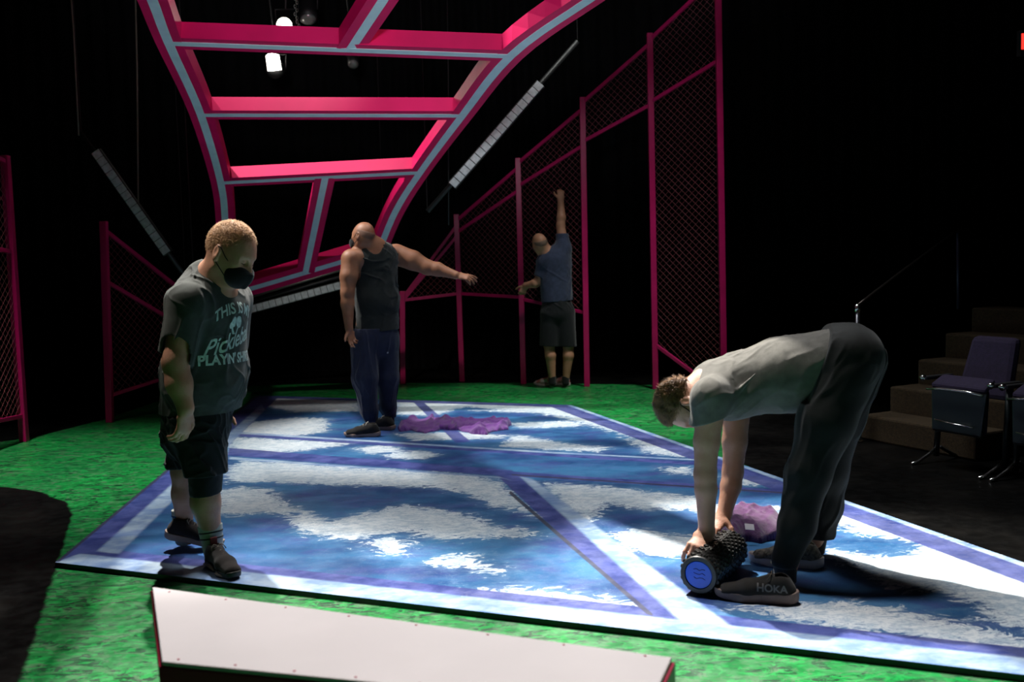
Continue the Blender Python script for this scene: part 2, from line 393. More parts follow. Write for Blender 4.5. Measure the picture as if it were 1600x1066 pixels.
attr(me, 'purple', field(purple)); attr(me, 'light', field(light)); attr(me, 'dark', field(darkl)); attr(me, 'cloud', field(clouds))
deck_m = mat('painted_sky_deck', (.1, .2, .5), .36); t = NT(deck_m)
stv = t.scaled(1, 1.6, 1, .12)
blue = t.mix(t.mapr(t.noise(1.3, 5, stv, .6), .35, .65), (.016, .070, .22), (.050, .20, .42))
blue = t.mix(t.mapr(t.noise(3.2, 5, stv, .65), .45, .7, 0, .6), blue, (.06, .075, .30))
n_big = t.math('MULTIPLY', t.math('SUBTRACT', t.noise(6, 7, stv, .66, 3.2), .5), .46)
lace = t.mapr(t.noise(16, 5, stv, .72, 3.5), .52, .58, 0, .6)
n_fin = t.math('MULTIPLY', t.math('SUBTRACT', t.noise(42, 4, stv, .6, 1.0), .5), .07)
cl = t.math('ADD', t.math('ADD', t.attr('cloud'), n_big), n_fin)
soft = t.mapr(cl, .14, -.10, 0, .5); hard = t.math('MULTIPLY', t.mapr(cl, .012, -.018), t.math('SUBTRACT', 1., t.math('MULTIPLY', lace, t.mapr(t.attr('cloud'), -.22, -.02, .15, 1.))))
blue = t.mix(soft, blue, (.20, .38, .58)); blue = t.mix(hard, blue, t.mix(t.mapr(t.noise(18, 4, stv, .7), .35, .6), (.50, .62, .72), (.82, .88, .92)))
blue = t.mix(t.mapr(t.noise(150, 2), .60, .70, 0, .10), blue, (.8, .85, .9))
edge = t.math('MULTIPLY', t.math('SUBTRACT', t.noise(20, 4, None, .6), .5), .014)
pu = t.mapr(t.math('ADD', t.attr('purple'), edge), .006, -.006, 0, .93)
purp = t.mix(t.mapr(t.noise(6, 5, None, .7), .35, .65), (.035, .05, .22), (.10, .12, .38))
col = t.mix(pu, blue, purp)
li = t.mapr(t.math('ADD', t.attr('light'), edge), .012, -.018, 0, .92)
col = t.mix(li, col, t.mix(t.mapr(t.noise(4, 5, stv, .7), .35, .65), (.20, .32, .58), (.50, .63, .76)))
col = t.mix(t.mapr(t.attr('dark'), .008, -.001, 0, .9), col, (.05, .055, .09))
t.set(t.b.inputs['Base Color'], col)
t.set(t.b.inputs['Roughness'], t.mapr(t.noise(9, 4), .3, .7, .30, .46))
bp = t.n('ShaderNodeBump'); bp.inputs['Strength'].default_value = .1; bp.inputs['Distance'].default_value = .003
t.set(bp.inputs['Height'], t.noise(90, 3)); t.set(t.b.inputs['Normal'], bp.outputs[0])
dk = link('painted_deck', me, deck_m, smooth=False)
tag(dk, 'low blue stage deck painted with white clouds and violet court lines', 'stage deck')
mb = MB(); ring = [A_, E_, D_, B_]
for i in range(4):
    a, b = ring[i], ring[(i + 1) % 4]; n = len(mb.v); mb.v += [tuple(a), tuple(b), tuple(b - Z * (DZ - .001)), tuple(a - Z * (DZ - .001))]; mb.f.append((n, n + 1, n + 2, n + 3))
mb.v += [tuple(p - Z * (DZ - .001)) for p in ring]; n = len(mb.v); mb.f.append((n - 4, n - 3, n - 2, n - 1))
o = mb.build('deck_edge', M_black, dk); tag(o, 'black edge of the deck')

# ---- black masking curtains and ceiling
def curtain(name, a, b, h, amp=.05, pitch=.22):
    a = V(*a); b = V(*b); L = np.linalg.norm(b - a); d = (b - a) / L; n = np.cross(Z, d); m = int(L / pitch * 10)
    u = np.linspace(0, L, m); off = amp * np.sin(2 * np.pi * u / pitch + .8 * np.sin(u * 1.7)) * (.7 + .3 * np.sin(u * .9 + 1))
    lo = a + u[:, None] * d + off[:, None] * n; hi = lo + Z * h; v = np.concatenate([lo, hi]); i = np.arange(m - 1)
    tag(link(name, npmesh(name, v, np.stack([i, i + 1, i + 1 + m, i + m], 1)), M_curtain), kind='structure')
curtain('wall_back', (-8, 13.4, 0), (8, 13.4, 0), 7)
curtain('wall_left', (-7.2, -.5, 0), (-7.2, 13.4, 0), 7)
curtain('wall_right', (7.6, -.5, 0), (7.6, 13.4, 0), 7)
mb = MB(); mb.box((0, 6.5, 7.1), V(8, 0, 0), V(0, 7.2, 0), V(0, 0, .1)); tag(mb.build('ceiling', M_ceil), kind='structure')
# leg drape downstage right, beside the tall fence
a = G(1195, 560); 
mbd = None

# ---- fences: square magenta posts, rails, diamond wire
def seg_at(p, q, f): return p + (q - p) * f
def wire_panel(poly, spacing, r=.0016):
    "crossing diagonal wires clipped to a planar polygon; real round wire"
    poly = [np.asarray(p, float) for p in poly]; o = poly[0]
    e1 = V(poly[1][0] - o[0], poly[1][1] - o[1], 0); e1 = N(e1); e2 = Z
    P = np.array([[np.dot(p - o, e1), p[2] - o[2]] for p in poly]); mb = MB()
    nrm = np.cross(e1, e2)
    for sgn in (1, -1):
        d = np.array([.72, sgn * .69]); d /= np.linalg.norm(d); nn = np.array([-d[1], d[0]]); pr = P @ nn
        c = math.floor(pr.min() / spacing) * spacing
        while c < pr.max():
            ts = []
            for i in range(len(P)):
                a, b = P[i], P[(i + 1) % len(P)]; da, db = a @ nn - c, b @ nn - c
                if (da < 0) != (db < 0): x = a + (b - a) * da / (da - db); ts.append(x @ d)
            ts.sort()
            for k in range(0, len(ts) - 1, 2):
                a2 = nn * c + d * ts[k]; b2 = nn * c + d * ts[k + 1]
                off = nrm * r * sgn
                mb.tube([o + e1 * a2[0] + e2 * a2[1] + off, o + e1 * b2[0] + e2 * b2[1] + off], r, 4, caps=False)
            c += spacing
    return mb
def post(root, base, top, w=.062):
    mb = MB(); b = V(*base); t_ = V(*top); d = t_ - b; x = V(w / 2, 0, 0); y = V(0, w / 2, 0)
    mb.box((b + t_) / 2, x, y, d / 2); return mb.build('post', M_pinkd, root, bevel=.004)
def on_line(px, py, pa, pb):
    "point of the vertical plane through two floor points that is seen at px,py"
    d = ray(px, py); n = np.cross(pb - pa, Z); k = np.dot(pa - V(0, 0, CAMZ), n) / np.dot(d, n); return V(0, 0, CAMZ) + d * k
tops = [((629, 455), (632, 598)), ((713, 335), (722, 596)), ((809, 247), (818, 600)), ((910, 152), (917, 604)), ((1015, 52), (1024, 608)), ((1121, -60), (1131, 614))]
bases = [G(*b) for _, b in tops]; bases[0] = V(bases[0][0], 11.7, 0)
topw = [W(t_[0], t_[1], b[1]) for (t_, _), b in zip(tops, bases)]
fr = empty('slanted_fence', bases[0], 'tall magenta chain-link fence rising in steps to the right behind the deck', 'fence')
for b, t_ in zip(bases, topw): post(fr, b, t_)
def P_(i, y):
    "on post i at image height y"
    (tx, ty), (bx, by) = tops[i]; b, t_ = bases[i], topw[i]; f = (by - y) / (by - ty); return b + (t_ - b) * f
rails = [(0, 466, 1, 352), (1, 345, 2, 262), (2, 255, 3, 170), (3, 160, 4, 68), (4, 62, 5, -38),
         (0, 470, 1, 368), (1, 363, 2, 297), (2, 290, 3, 226), (3, 220, 4, 161), (4, 157, 5, 90),
         (0, 469, 1, 458), (1, 458, 2, 463), (2, 466, 3, 487), (4, 536, 5, 618)]
for (i, y0, j, y1) in rails:
    MB().bar(P_(i, y0), P_(j, y1), .035, .035).build('rail', M_pinkd, fr, bevel=.003)
for i, (ta, tb, ba, bb) in enumerate([(466, 352, 469, 458), (345, 262, 458, 463), (255, 170, 466, 487), (160, 68, 220, 161), (62, -38, 536, 618)]):
    wire_panel([P_(i, ba), P_(i + 1, bb), P_(i + 1, tb), P_(i, ta)], .052).build('wire_panel', M_wire, fr)
# left fences
a0 = G(172, 660); a1 = V(-3.05, 10.9, 0)
fl = empty('low_fence', a0, 'low magenta chain-link fence sloping down behind the man in the printed t-shirt', 'fence')
ta = W(162, 346, a0[1]); post(fl, a0, ta); 
LP = lambda px, py: on_line(px, py, a0, a1)
e0 = LP(336, 600); te = LP(333, 487); post(fl, V(e0[0], e0[1], 0), te + Z * .05)
for (p, q) in (((164, 360), (333, 493)), ((166, 440), (333, 538)), ((172, 618), (334, 566))):
    MB().bar(LP(*p), LP(*q), .034, .034).build('rail', M_pinkd, fl, bevel=.003)
wire_panel([LP(172, 618), LP(334, 566), LP(333, 493), LP(164, 360)], .052).build('wire_panel', M_wire, fl)
a0 = G(38, 690); a1 = G(-160, 760)
fl2 = empty('fence', a0, 'magenta chain-link fence cut off by the left edge of the picture', 'fence')
post(fl2, a0, W(8, 243, a0[1])); ap = V(*G(-160, 760)); post(fl2, ap, W(-215, 120, ap[1]))
LP2 = lambda px, py: on_line(px, py, a0, ap)
for (p, q) in (((6, 252), (-215, 130)), ((18, 394), (-195, 350)), ((36, 650), (-165, 690))):
    MB().bar(LP2(*p), LP2(*q), .034, .034).build('rail', M_pinkd, fl2, bevel=.003)
wire_panel([LP2(36, 650), LP2(-165, 690), LP2(-212, 130), LP2(8, 252)], .052).build('wire_panel', M_wire, fl2)

# ---- hanging court frame
rowsL = [((205, -70), 5.2), ((238, 0), 5.9), ((264, 68), 6.6), ((314, 180), 7.8), ((345, 286), 9.0), ((352, 350), 9.6), ((356, 462), 10.1)]
rowsR = [((1030, -70), 5.2), ((920, 0), 5.9), ((797, 88), 6.6), ((722, 181), 7.8), ((656, 270), 9.0), ((618, 330), 9.6), ((592, 392), 10.1)]
Lp = [W(*p, y) for p, y in rowsL]; Rp = [W(*p, y) for p, y in rowsR]
ctr = sum(Lp + Rp) / len(Lp + Rp)
hf = empty('hanging_frame', ctr, 'suspended magenta frame with pale blue centre stripe curving down to the back', 'stage frame')
def nrm_at(i):
    a = max(i - 1, 0); b = min(i + 1, len(Lp) - 1); T = (Lp[b] + Rp[b]) / 2 - (Lp[a] + Rp[a]) / 2; X = Rp[i] - Lp[i]
    n = N(np.cross(T, X)); return n if np.dot(n, V(0, 0, CAMZ) - Lp[i]) > 0 else -n
FW, FT, SW = .175, .11, .062
def ribbon(pts, ns, w, t_, m, name, parent, lift=0.):
    mb = MB(); k = len(pts)
    for i in range(k):
        d = N(pts[min(i + 1, k - 1)] - pts[max(i - 1, 0)]); n = N(ns[i] - d * np.dot(ns[i], d)); x = np.cross(d, n)
        c = pts[i] + n * lift
        mb.v += [tuple(c - x * w / 2), tuple(c + x * w / 2), tuple(c + x * w / 2 - n * t_), tuple(c - x * w / 2 - n * t_)]
    for i in range(k - 1):
        for j in range(4): a = i * 4 + j; b = i * 4 + (j + 1) % 4; mb.f.append((a, b, b + 4, a + 4))
    mb.f += [(3, 2, 1, 0), tuple(4 * (k - 1) + j for j in range(4))]
    return mb.build(name, m, parent)
def dense(pts, ns, rep=5):
    "smooth the rail with a Catmull-Rom spline"
    P = [2 * pts[0] - pts[1]] + list(pts) + [2 * pts[-1] - pts[-2]]; out = []; on = []
    for i in range(len(pts) - 1):
        p0, p1, p2, p3 = P[i:i + 4]
        for k in range(rep):
            u = k / rep; out.append(.5 * (2 * p1 + (p2 - p0) * u + (2 * p0 - 5 * p1 + 4 * p2 - p3) * u * u + (3 * p1 - p0 - 3 * p2 + p3) * u ** 3)); on.append(N(ns[i] * (1 - u) + ns[i + 1] * u))
    return out + [pts[-1]], on + [ns[-1]]
NS = [nrm_at(i) for i in range(len(Lp))]
for pts in (Lp, Rp):
    p, n = dense(pts, NS); o = ribbon(p, n, FW, FT, M_pink, 'side_rail', hf); tag(ribbon(p, n, SW, .004, M_strip, 'stripe', o, .003), 'pale blue stripe')
def crossbar(a, b, n, name='cross_bar', lift=.0015, w=FW):
    d = N(b - a); o = ribbon([a, b], [n, n], w, FT, M_pink, name, hf, lift=-lift); tag(ribbon([a, b], [n, n], SW * .95, .004, M_strip, 'stripe', o, .0025), 'pale blue stripe')
for i in (2, 3, 4, 6): crossbar(Lp[i], Rp[i], NS[i], w=FW if i < 6 else .2)
crossbar(seg_at(Lp[2], Rp[2], .53), W(604, -8, 5.9), NS[1], 'divider'); 
crossbar(seg_at(Lp[4], Rp[4], .525), seg_at(Lp[6], Rp[6], .515), NS[5], 'divider')

# ---- LED battens on black pipes
def batten(a, b, pa, pb, label, w=.085, n=None):
    a, b, pa, pb = (W(*p) for p in (a, b, pa, pb)); root = empty('led_batten', (a + b) / 2, label, 'stage light', 'strip lights hung around the frame')
    MB().tube([pa + V(0, .07, 0), pb + V(0, .07, 0)], .024, 8).build('pipe', M_black, root, True)
    d = N(b - a); n = V(0, -1, 0); x = N(np.cross(d, n)); n = np.cross(x, d); L = np.linalg.norm(b - a)
    MB().box((a + b) / 2 + V(0, .03, 0), d * L / 2, x * (w / 2 + .008), n * .025).build('housing', M_black, root, bevel=.004)
    for q_ in (pa, pb): MB().tube([q_ + V(0, .07, .02), V(q_[0], q_[1] + .07, 7.0)], .004, 6).build('suspension_wire', M_black, root)
    m = int(L / .075); mb = MB()
    for i in range(m): mb.box(a + d * L * (i + .5) / m, d * L / m * .46, x * w * .47, n * .008)
    tag(mb.build('lens_row', M_white, root, bevel=.003), 'row of clear lenses')
    return root
batten((148, 236, 9.7), (261, 396, 9.7), (122, 208, 9.7), (300, 452, 9.7), 'led strip light hanging diagonally above the low left fence')
batten((845, 130, 9.6), (706, 290, 9.6), (903, 62, 9.6), (667, 330, 9.6), 'led strip light hanging diagonally right of the hanging frame')
batten((300, 508, 11.2), (562, 438, 11.2), (290, 500, 11.2), (600, 413, 11.2), 'led strip light hanging low behind the man in the black tank top')
mb = MB(); mb.tube([W(300, 492, 11.2), W(600, 402, 11.2)], .016, 8)
tag(mb.build('support_pipe', mat('grey_pipe', (.12, .11, .10), .4, .6), smooth=True, loc=W(450, 447, 11.2)), 'thin grey pipe just above the lowest led strip light', 'pipe')
def cable(px0, py0, px1, py1, Y, r, label, m):
    a, b = W(px0, py0, Y), W(px1, py1, Y); tag(MB().tube([a, (a + b) / 2 + V(.01, 0, 0), b], r, 6).build('cable', m, smooth=True, loc=a), label, 'cable')
M_cab = mat('worn_cable', (.16, .14, .11), .5)
cable(103, -120, 123, 212, 9.75, .008, 'thin cable holding the upper end of the left led strip', M_cab)
cable(209, -120, 216, 330, 9.98, .008, 'thin vertical cable behind the middle of the left led strip', M_cab)
cable(697, -120, 701, 352, 9.75, .006, 'faint vertical cable left of the right led strip', M_black)

# ---- stage lamps
M_glow = mat('lamp_glow', (1, .95, .84), .5, emit=14)
M_lens_off = mat('unlit_lens', (.25, .25, .24), .1, .3)
PY = 11.25; PIPE_Z = W(200, 10, 11.2)[2] + .62
def lamp(px, py, Y, r, lit, label, tilt=(.05, -1, -.28), long=False):
    c = W(px, py, Y); d = N(tilt); root = empty('stage_lamp', c, label, 'stage lamp')
    back = c - d * .34
    MB().tube([c - d * .012, c - d * .1, c - d * .24, back], [r * 1.12, r * 1.12, r * 1.0, r * .6], 20).build('can', M_black, root, True)
    x = N(np.cross(d, Z))
    MB().tube([c - d * .15 - x * r * 1.2, c - d * .15 - x * r * 1.3 + Z * r * 1.9, c - d * .15 + x * r * 1.3 + Z * r * 1.9, c - d * .15 + x * r * 1.2], .009, 6).build('yoke', M_black, root, True)
    q0 = c - d * .15 + Z * r * 1.9; MB().tube([q0, V(q0[0], PY, max(q0[2] + .1, PIPE_Z - .3)), V(q0[0], PY, PIPE_Z + .03)], .012, 6).build('clamp', M_black, root, True)
    if long: o = MB().tube([c - d * .01, c + V(-.01, -.03, .16), c + V(-.01, -.03, .17)], [r * .9, r * .86, r * .6], 20).build('lens', M_glow if lit else M_lens_off, root, True)
    else: o = MB().tube([c - d * .02, c, c + d * .012], [r * .96, r * .92, r * .5], 20).build('lens', M_glow if lit else M_lens_off, root, True)
    return c, d
c1, d1 = lamp(444, 40, 11.0, .088, True, 'glowing stage lamp just above the second bar of the hanging frame')
c2, d2 = lamp(429, 110, 11.4, .085, True, 'glowing stage lamp seen below the uppermost crossbar of the hanging frame', long=True)
lamp(482, 31, 11.2, .085, False, 'dark stage lamp right of the upper glowing lamp', (.1, -.5, -.9))
lamp(552, 101, 11.6, .06, False, 'small dark stage lamp seen in the upper opening of the hanging frame', (.1, -.7, -.7))
spot('lamp_beam', c1 + d1 * .06, (-1.0, 5.5, .2), 12, 60, .8, (1, .93, .82), .08)
spot('lamp_beam', c2 + V(0, -.12, -.05), (.6, 5.2, .2), 12, 60, .8, (1, .93, .82), .08)
mb = MB(); a = W(200, 10, 11.2)
mb.tube([V(-4.6, 11.25, a[2] + .62), V(4.6, 11.25, a[2] + .62)], .024, 8); tag(mb.build('lighting_pipe', M_black, smooth=True, loc=(0, 11.25, a[2] + .62)), 'black horizontal lighting pipe carrying the stage lamps', 'pipe')
cm = MB(); k0 = W(462, -5, 11.0)
for i in range(9):
    c = W(461 + (i % 2) * 3 + (i > 5) * 3, -2 + i * 6, 11.1); cm.tube([c + .012 * V(math.cos(q), 0, math.sin(q) * 1.6) for q in np.linspace(0, 2 * math.pi, 8)[:-1]], .0035, 5, closed=True)
tag(cm.build('safety_chain', mat('steel', (.5, .48, .42), .35, .9), smooth=True, loc=k0), 'small steel safety chain hanging right of the upper glowing lamp', 'chain')

# ---- bench in the foreground
bz = .46
BL, FLt, BR = G(238, 917, bz), G(253, 1034, bz), G(1050, 1027, bz); FR = G(1012, 1108, bz)
bench = empty('bench', V((BL[0] + BR[0]) / 2, (BL[1] + FLt[1]) / 2, 0), 'low white-topped bench with magenta edges in the foreground', 'bench')
M_btop = mat('bench_white', (.80, .74, .73), .5, noise=.06, nscale=3); M_red = mat('bench_magenta', (.42, .008, .05), .42)
nb = NT(M_btop); 
MB().prism([FLt, FR, BR, BL], -Z * .012).build('top_board', M_btop, bench, bevel=.003)
cc = (BL + FLt + BR + FR) / 4
ex = lambda p, k: p + N(p - cc) * k
MB().prism([ex(p, .008) - Z * .0125 for p in (FLt, FR, BR, BL)], -Z * .062).build('apron', M_red, bench, bevel=.003)
for f in np.linspace(.04, .96, 8):
    for g in (.05, .96): c = seg_at(seg_at(BL, BR, f), seg_at(FLt, FR, f), g); MB().tube([c, c + Z * .0012], .0035, 8).build('screw', M_red, bench)
for f, g in ((.10, .85), (.10, .15), (.88, .85), (.88, .15)):
    c = seg_at(seg_at(BL, BR, f), seg_at(FLt, FR, f), g); MB().bar(c - Z * .075, V(c[0], c[1], 0), .07, .07).build('leg', M_red, bench, bevel=.003)
c0, c1_ = [seg_at(seg_at(BL, BR, f), seg_at(FLt, FR, f), .5) for f in (.1, .88)]
MB().bar(c0 - Z * .3, c1_ - Z * .3, .03, .05).build('stretcher', M_red, bench)

# ---- steps up into the house, seats, handrail
up = N(V(.9, .44, 0)); wd_ = N(V(.44, -.9, 0)); s0 = G(1345, 686)
st = empty('aisle_steps', s0, 'brown carpeted aisle steps climbing to the right', 'steps')
for i in range(5):
    a = s0 + up * .30 * i; L = 1.02; h = .19 * (i + 1)
    MB().prism([a, a + wd_ * L, a + wd_ * L + up * .3, a + up * .3], Z * h).build('step', M_carpet, st, bevel=.015)
hr = empty('handrail', G(1338, 688), 'thin metal handrail beside the aisle steps', 'handrail')
p0 = G(1338, 690) + V(0, 0, 0); pt = W(1340, 478, p0[1]); u0 = s0 + up * 1.15; u0 = V(W(1497, 534, 8.2)[0], 8.2, .93); ut = W(1497, 359, 8.2)
MB().tube([p0, pt], .016, 10).build('lower_post', mat('rail_steel', (.18, .18, .2), .3, .9), hr, True)
MB().tube([pt, W(1355, 466, p0[1] + .1), W(1402, 430, p0[1] + .3), ut, ut + V(.2, 0, 0)], .013, 10).build('rail', M_chrome if False else mat('dark_rail', (.06, .05, .045), .35, .8), hr, True)
MB().tube([u0, ut], .014, 10).build('upper_post', mat('dark_post', (.05, .05, .09), .4, .5), hr, True)
MB().tube([pt - Z * .05, pt + Z * .01], .02, 12).build('collar', M_chrome, hr, True); MB().tube([p0, p0 + Z * .012], .05, 14).build('floor_flange', M_chrome, hr, True)
def seat(base, rowup, roww, label, z=0., m=None):
    "tip-up theatre seat facing the stage"
    f = -rowup; w = roww; b = V(*base); b[2] = z; root = empty('theatre_seat', b, label, 'seat', 'theatre seats in the house rows')
    R = lambda x, y, h: b + w * x + f * y + Z * h * .94      # x along row, y towards stage
    # upright seat pan: shell and upholstered edge
    sh = [R(-.215, .13, .56), R(-.19, .15, .25), R(.19, .15, .25), R(.215, .13, .56)]
    MB().prism(sh, -f * .03 + Z * .0).build('seat_shell', M_seats, root, bevel=.02)
    MB().prism([R(-.205, .075, .58), R(-.19, .075, .26), R(.19, .075, .26), R(.205, .075, .58)], f * .05).build('cushion', M_seatf, root, bevel=.025)
    o = MB().prism([R(-.21, .13, .545), R(.21, .13, .545), R(.20, .02, .61), R(-.20, .02, .61)], Z * .035 + f * .01).build('seat_edge', M_seatf, root, bevel=.02)
    MB().tube([R(-.215, .165, .30 + .245), R(-.1, .172, .558), R(.1, .172, .558), R(.215, .165, .545)], .009, 8).build('trim', M_chrome, root, True)
    MB().tube([R(-.15, .165, .335), R(0, .172, .325), R(.15, .165, .32)], .006, 8).build('trim', M_chrome, root, True)
    MB().prism([R(-.20, -.08, .48), R(.20, -.08, .48), R(.17, -.2, .90), R(-.17, -.2, .90)], -f * .07).build('backrest', M_seatf, root, bevel=.035)
    for s in (-1, 1):
        MB().tube([R(s * .26, .02, .04), R(s * .26, 0, .3), R(s * .26, -.02, .60)], .02, 8).build('standard', M_seats, root, True)
        MB().prism([R(s * .26 - .025, -.12, .60), R(s * .26 + .025, -.12, .60), R(s * .26 + .025, .14, .60), R(s * .26 - .025, .14, .60)], Z * .025).build('armrest', M_black, root, bevel=.008)
        MB().tube([R(s * .26, .135, .622), R(s * .26, .16, .610)], .020, 8).build('armrest_tip', M_chrome, root, True)
        MB().tube([R(s * .26, .02, .10), R(s * .26, .10, .055), R(s * .26, .20, .014), R(s * .26, .25, .010)], .011, 8).build('foot', M_chrome, root, True)
        MB().tube([R(s * .26, -.02, .10), R(s * .26, -.18, .012)], .012, 8).build('foot', M_black, root, True)
    return root
sb = G(1517, 731)
def dup_tree(o, loc, label):
    c = o.copy(); COL.objects.link(c); c.location = Vector(loc); c['label'] = label
    for ch in list(o.children): d = ch.copy(); COL.objects.link(d); d.parent = c
    return c
seat1 = seat(sb, up, wd_, 'purple tip-up theatre seat nearest the aisle steps in the front row')
p2 = sb + wd_ * .60; dup_tree(seat1, p2, 'purple tip-up theatre seat cut by the right edge of the picture in the front row')
mb = MB(); c = s0 + wd_ * 1.5; mb.prism([c + up * .55, c + wd_ * 1.3 + up * .55, c + wd_ * 1.3 + up * 2.4, c + up * 2.4], Z * .38); tag(mb.build('trim_1', M_carpet), kind='structure')
p3 = c + up * 1.0 + wd_ * .35 + Z * .38; dup_tree(seat1, p3, 'dark theatre seat in the second row behind the front seats')
# small exit light on the right
ex_o = W(1606, 66, 7.2); m_ex = mat('exit_red', (1, .03, .02), .4, emit=2.0)
e_ = empty('exit_sign', ex_o, 'red exit sign touching the upper right edge of the picture', 'sign')
MB().box(ex_o + V(.10, .03, 0), V(.15, 0, 0), V(0, .03, 0), V(0, 0, .09)).build('housing', M_black, e_, bevel=.004)
MB().tube([ex_o + V(.10, .03, .09), V(ex_o[0] + .1, ex_o[1] + .03, 7.0)], .01, 6).build('hanger', M_black, e_, True)
def text_mesh(s, size, bold=0., shear=0., align='CENTER'):
    cu = bpy.data.curves.new('t', 'FONT'); cu.body = s; cu.size = size; cu.offset = bold; cu.shear = shear; cu.align_x = align; cu.align_y = 'CENTER'; cu.resolution_u = 3
    ob = bpy.data.objects.new('t', cu); COL.objects.link(ob); dg = bpy.context.evaluated_depsgraph_get(); dg.update()
    me = bpy.data.meshes.new_from_object(ob.evaluated_get(dg)); bpy.data.objects.remove(ob); return me
me = text_mesh('EXIT', .15, .004); me.transform(Matrix.Translation(Vector(ex_o) + Vector((.10, -.003, 0))) @ Matrix.Rotation(math.pi / 2, 4, 'X'))
tag(link('lettering', me, m_ex, e_, False), 'red glowing letters')
# small leafy thing behind the left fence
pl = G(-22, 664); plant = empty('potted_plant', pl, 'dim potted plant behind the fence at the left edge', 'plant')
MB().tube([pl + Z * .001, pl + Z * .22, pl + Z * .24], [.09, .13, .135], 16).build('pot', mat('clay', (.12, .05, .025), .7), plant, True)
lf = MB()
for i in range(60):
    a = random.random() * 6.28; e = random.uniform(.1, 1.3); L = random.uniform(.15, .34); c = pl + Z * random.uniform(.24, .62)
    d = V(math.cos(a) * math.cos(e), math.sin(a) * math.cos(e), math.sin(e)); x = N(np.cross(d, Z)) * .022
    n = len(lf.v); q = c + d * L; lf.v += [tuple(c), tuple(c + d * L * .5 + x), tuple(q - Z * .04), tuple(c + d * L * .5 - x)]; lf.f.append((n, n + 1, n + 2, n + 3))
lf.build('foliage', mat('dim_leaf', (.05, .07, .035), .6, col2=(.12, .05, .02), nscale=6), plant)

# ================================================================== people
def skin(name, c, c2):
    return mat(name, c, .52, col2=c2, nscale=14, bump=.12, bscale=120, sss=.08, spec=.4)
M_sk1 = skin('fair_ruddy_skin', (.52, .28, .19), (.44, .20, .13)); M_sk2 = skin('brown_skin', (.30, .135, .075), (.24, .10, .055))
M_sk3 = skin('tan_skin', (.42, .21, .13), (.36, .17, .10)); M_sk4 = skin('fair_skin', (.55, .30, .21), (.47, .23, .15))
def cloth(name, c, **k):
    d = dict(rough=.9, noise=.25, nscale=25, bump=.25, bscale=420, spec=.2, sheen=.15); d.update(k); return mat(name, c, **d)
M_tee1 = cloth('charcoal_tee', (.048, .054, .050)); M_short = cloth('black_shorts', (.007, .008, .010), rough=.7)
M_tank = cloth('black_tank', (.016, .020, .019)); M_navy = cloth('navy_track', (.011, .016, .045), rough=.65)
M_blue = cloth('navy_tee', (.035, .045, .085)); M_grey = cloth('heather_grey_tee', (.155, .15, .135)); M_trk = cloth('black_track_trousers', (.007, .009, .009), rough=.75)
M_mask = cloth('black_mask', (.008, .008, .009), bump=.1); M_print = mat('mint_print', (.55, .70, .66), .7, noise=.35, nscale=60)
M_shoe = cloth('black_shoe_knit', (.020, .018, .016)); M_sole_d = mat('dark_sole', (.02, .02, .02), .6); M_sole_t = mat('tan_sole', (.30, .21, .17), .6)
M_sole_w = mat('white_sole', (.55, .48, .46), .55); M_lace = mat('lace', (.16, .13, .10), .8); M_sock = cloth('white_sock', (.42, .44, .40)); M_sockd = cloth('black_sock', (.012, .012, .013))
M_eye = mat('dark_eye', (.02, .012, .01), .2)

_tab = np.random.RandomState(99).rand(4096).astype(np.float32) * 2 - 1
def vnoise(x, y, z, seed=0):
    xi, yi, zi = np.floor(x).astype(np.int64), np.floor(y).astype(np.int64), np.floor(z).astype(np.int64)
    fx, fy, fz = [t_ * t_ * (3 - 2 * t_) for t_ in (x - xi, y - yi, z - zi)]
    H = lambda i, j, k: _tab[(i * 7349 + j * 9151 + k * 6421 + seed * 911 + (i * j) % 97 * 13) & 4095]
    r = 0
    for i in (0, 1):
        for j in (0, 1):
            for k in (0, 1): r = r + H(xi + i, yi + j, zi + k) * (fx if i else 1 - fx) * (fy if j else 1 - fy) * (fz if k else 1 - fz)
    return r
def folds(amp, dirs, freq=22, stretch=.22, seed=0, warp=.05):
    "creased cloth: ridged noise drawn out along each of the given directions"
    B = []
    for d in dirs:
        d = N(d); a = N(np.cross(d, V(.3, .5, .81))); B.append((d, a, np.cross(d, a)))
    def f(x, y, z):
        wx = warp * vnoise(x * 6, y * 6, z * 6, 3 + seed); wz = warp * vnoise(x * 6 + 9, y * 6, z * 6, 5 + seed); x = x + wx; z = z + wz; o = 0
        for i, (d, a, b) in enumerate(B):
            u, v, w = [x * q[0] + y * q[1] + z * q[2] for q in (d, a, b)]
            n = vnoise(u * freq * stretch, v * freq, w * freq, seed + i); m = np.clip(.45 + 1.1 * vnoise(x * 5.5, y * 5.5, z * 5.5, seed + 20 + i), 0, 1)
            o = o - (np.clip(1 - np.abs(n) * 2.6, 0, 1) ** 1.5 - .35) * m + .35 * vnoise(u * freq * stretch * .5, v * freq * .45, w * freq * .45, seed + 40 + i)
        return amp * o
    return f
def frame(d, n):
    d = N(d); n = N(np.asarray(n) - d * np.dot(n, d)); return d, n, np.cross(d, n)

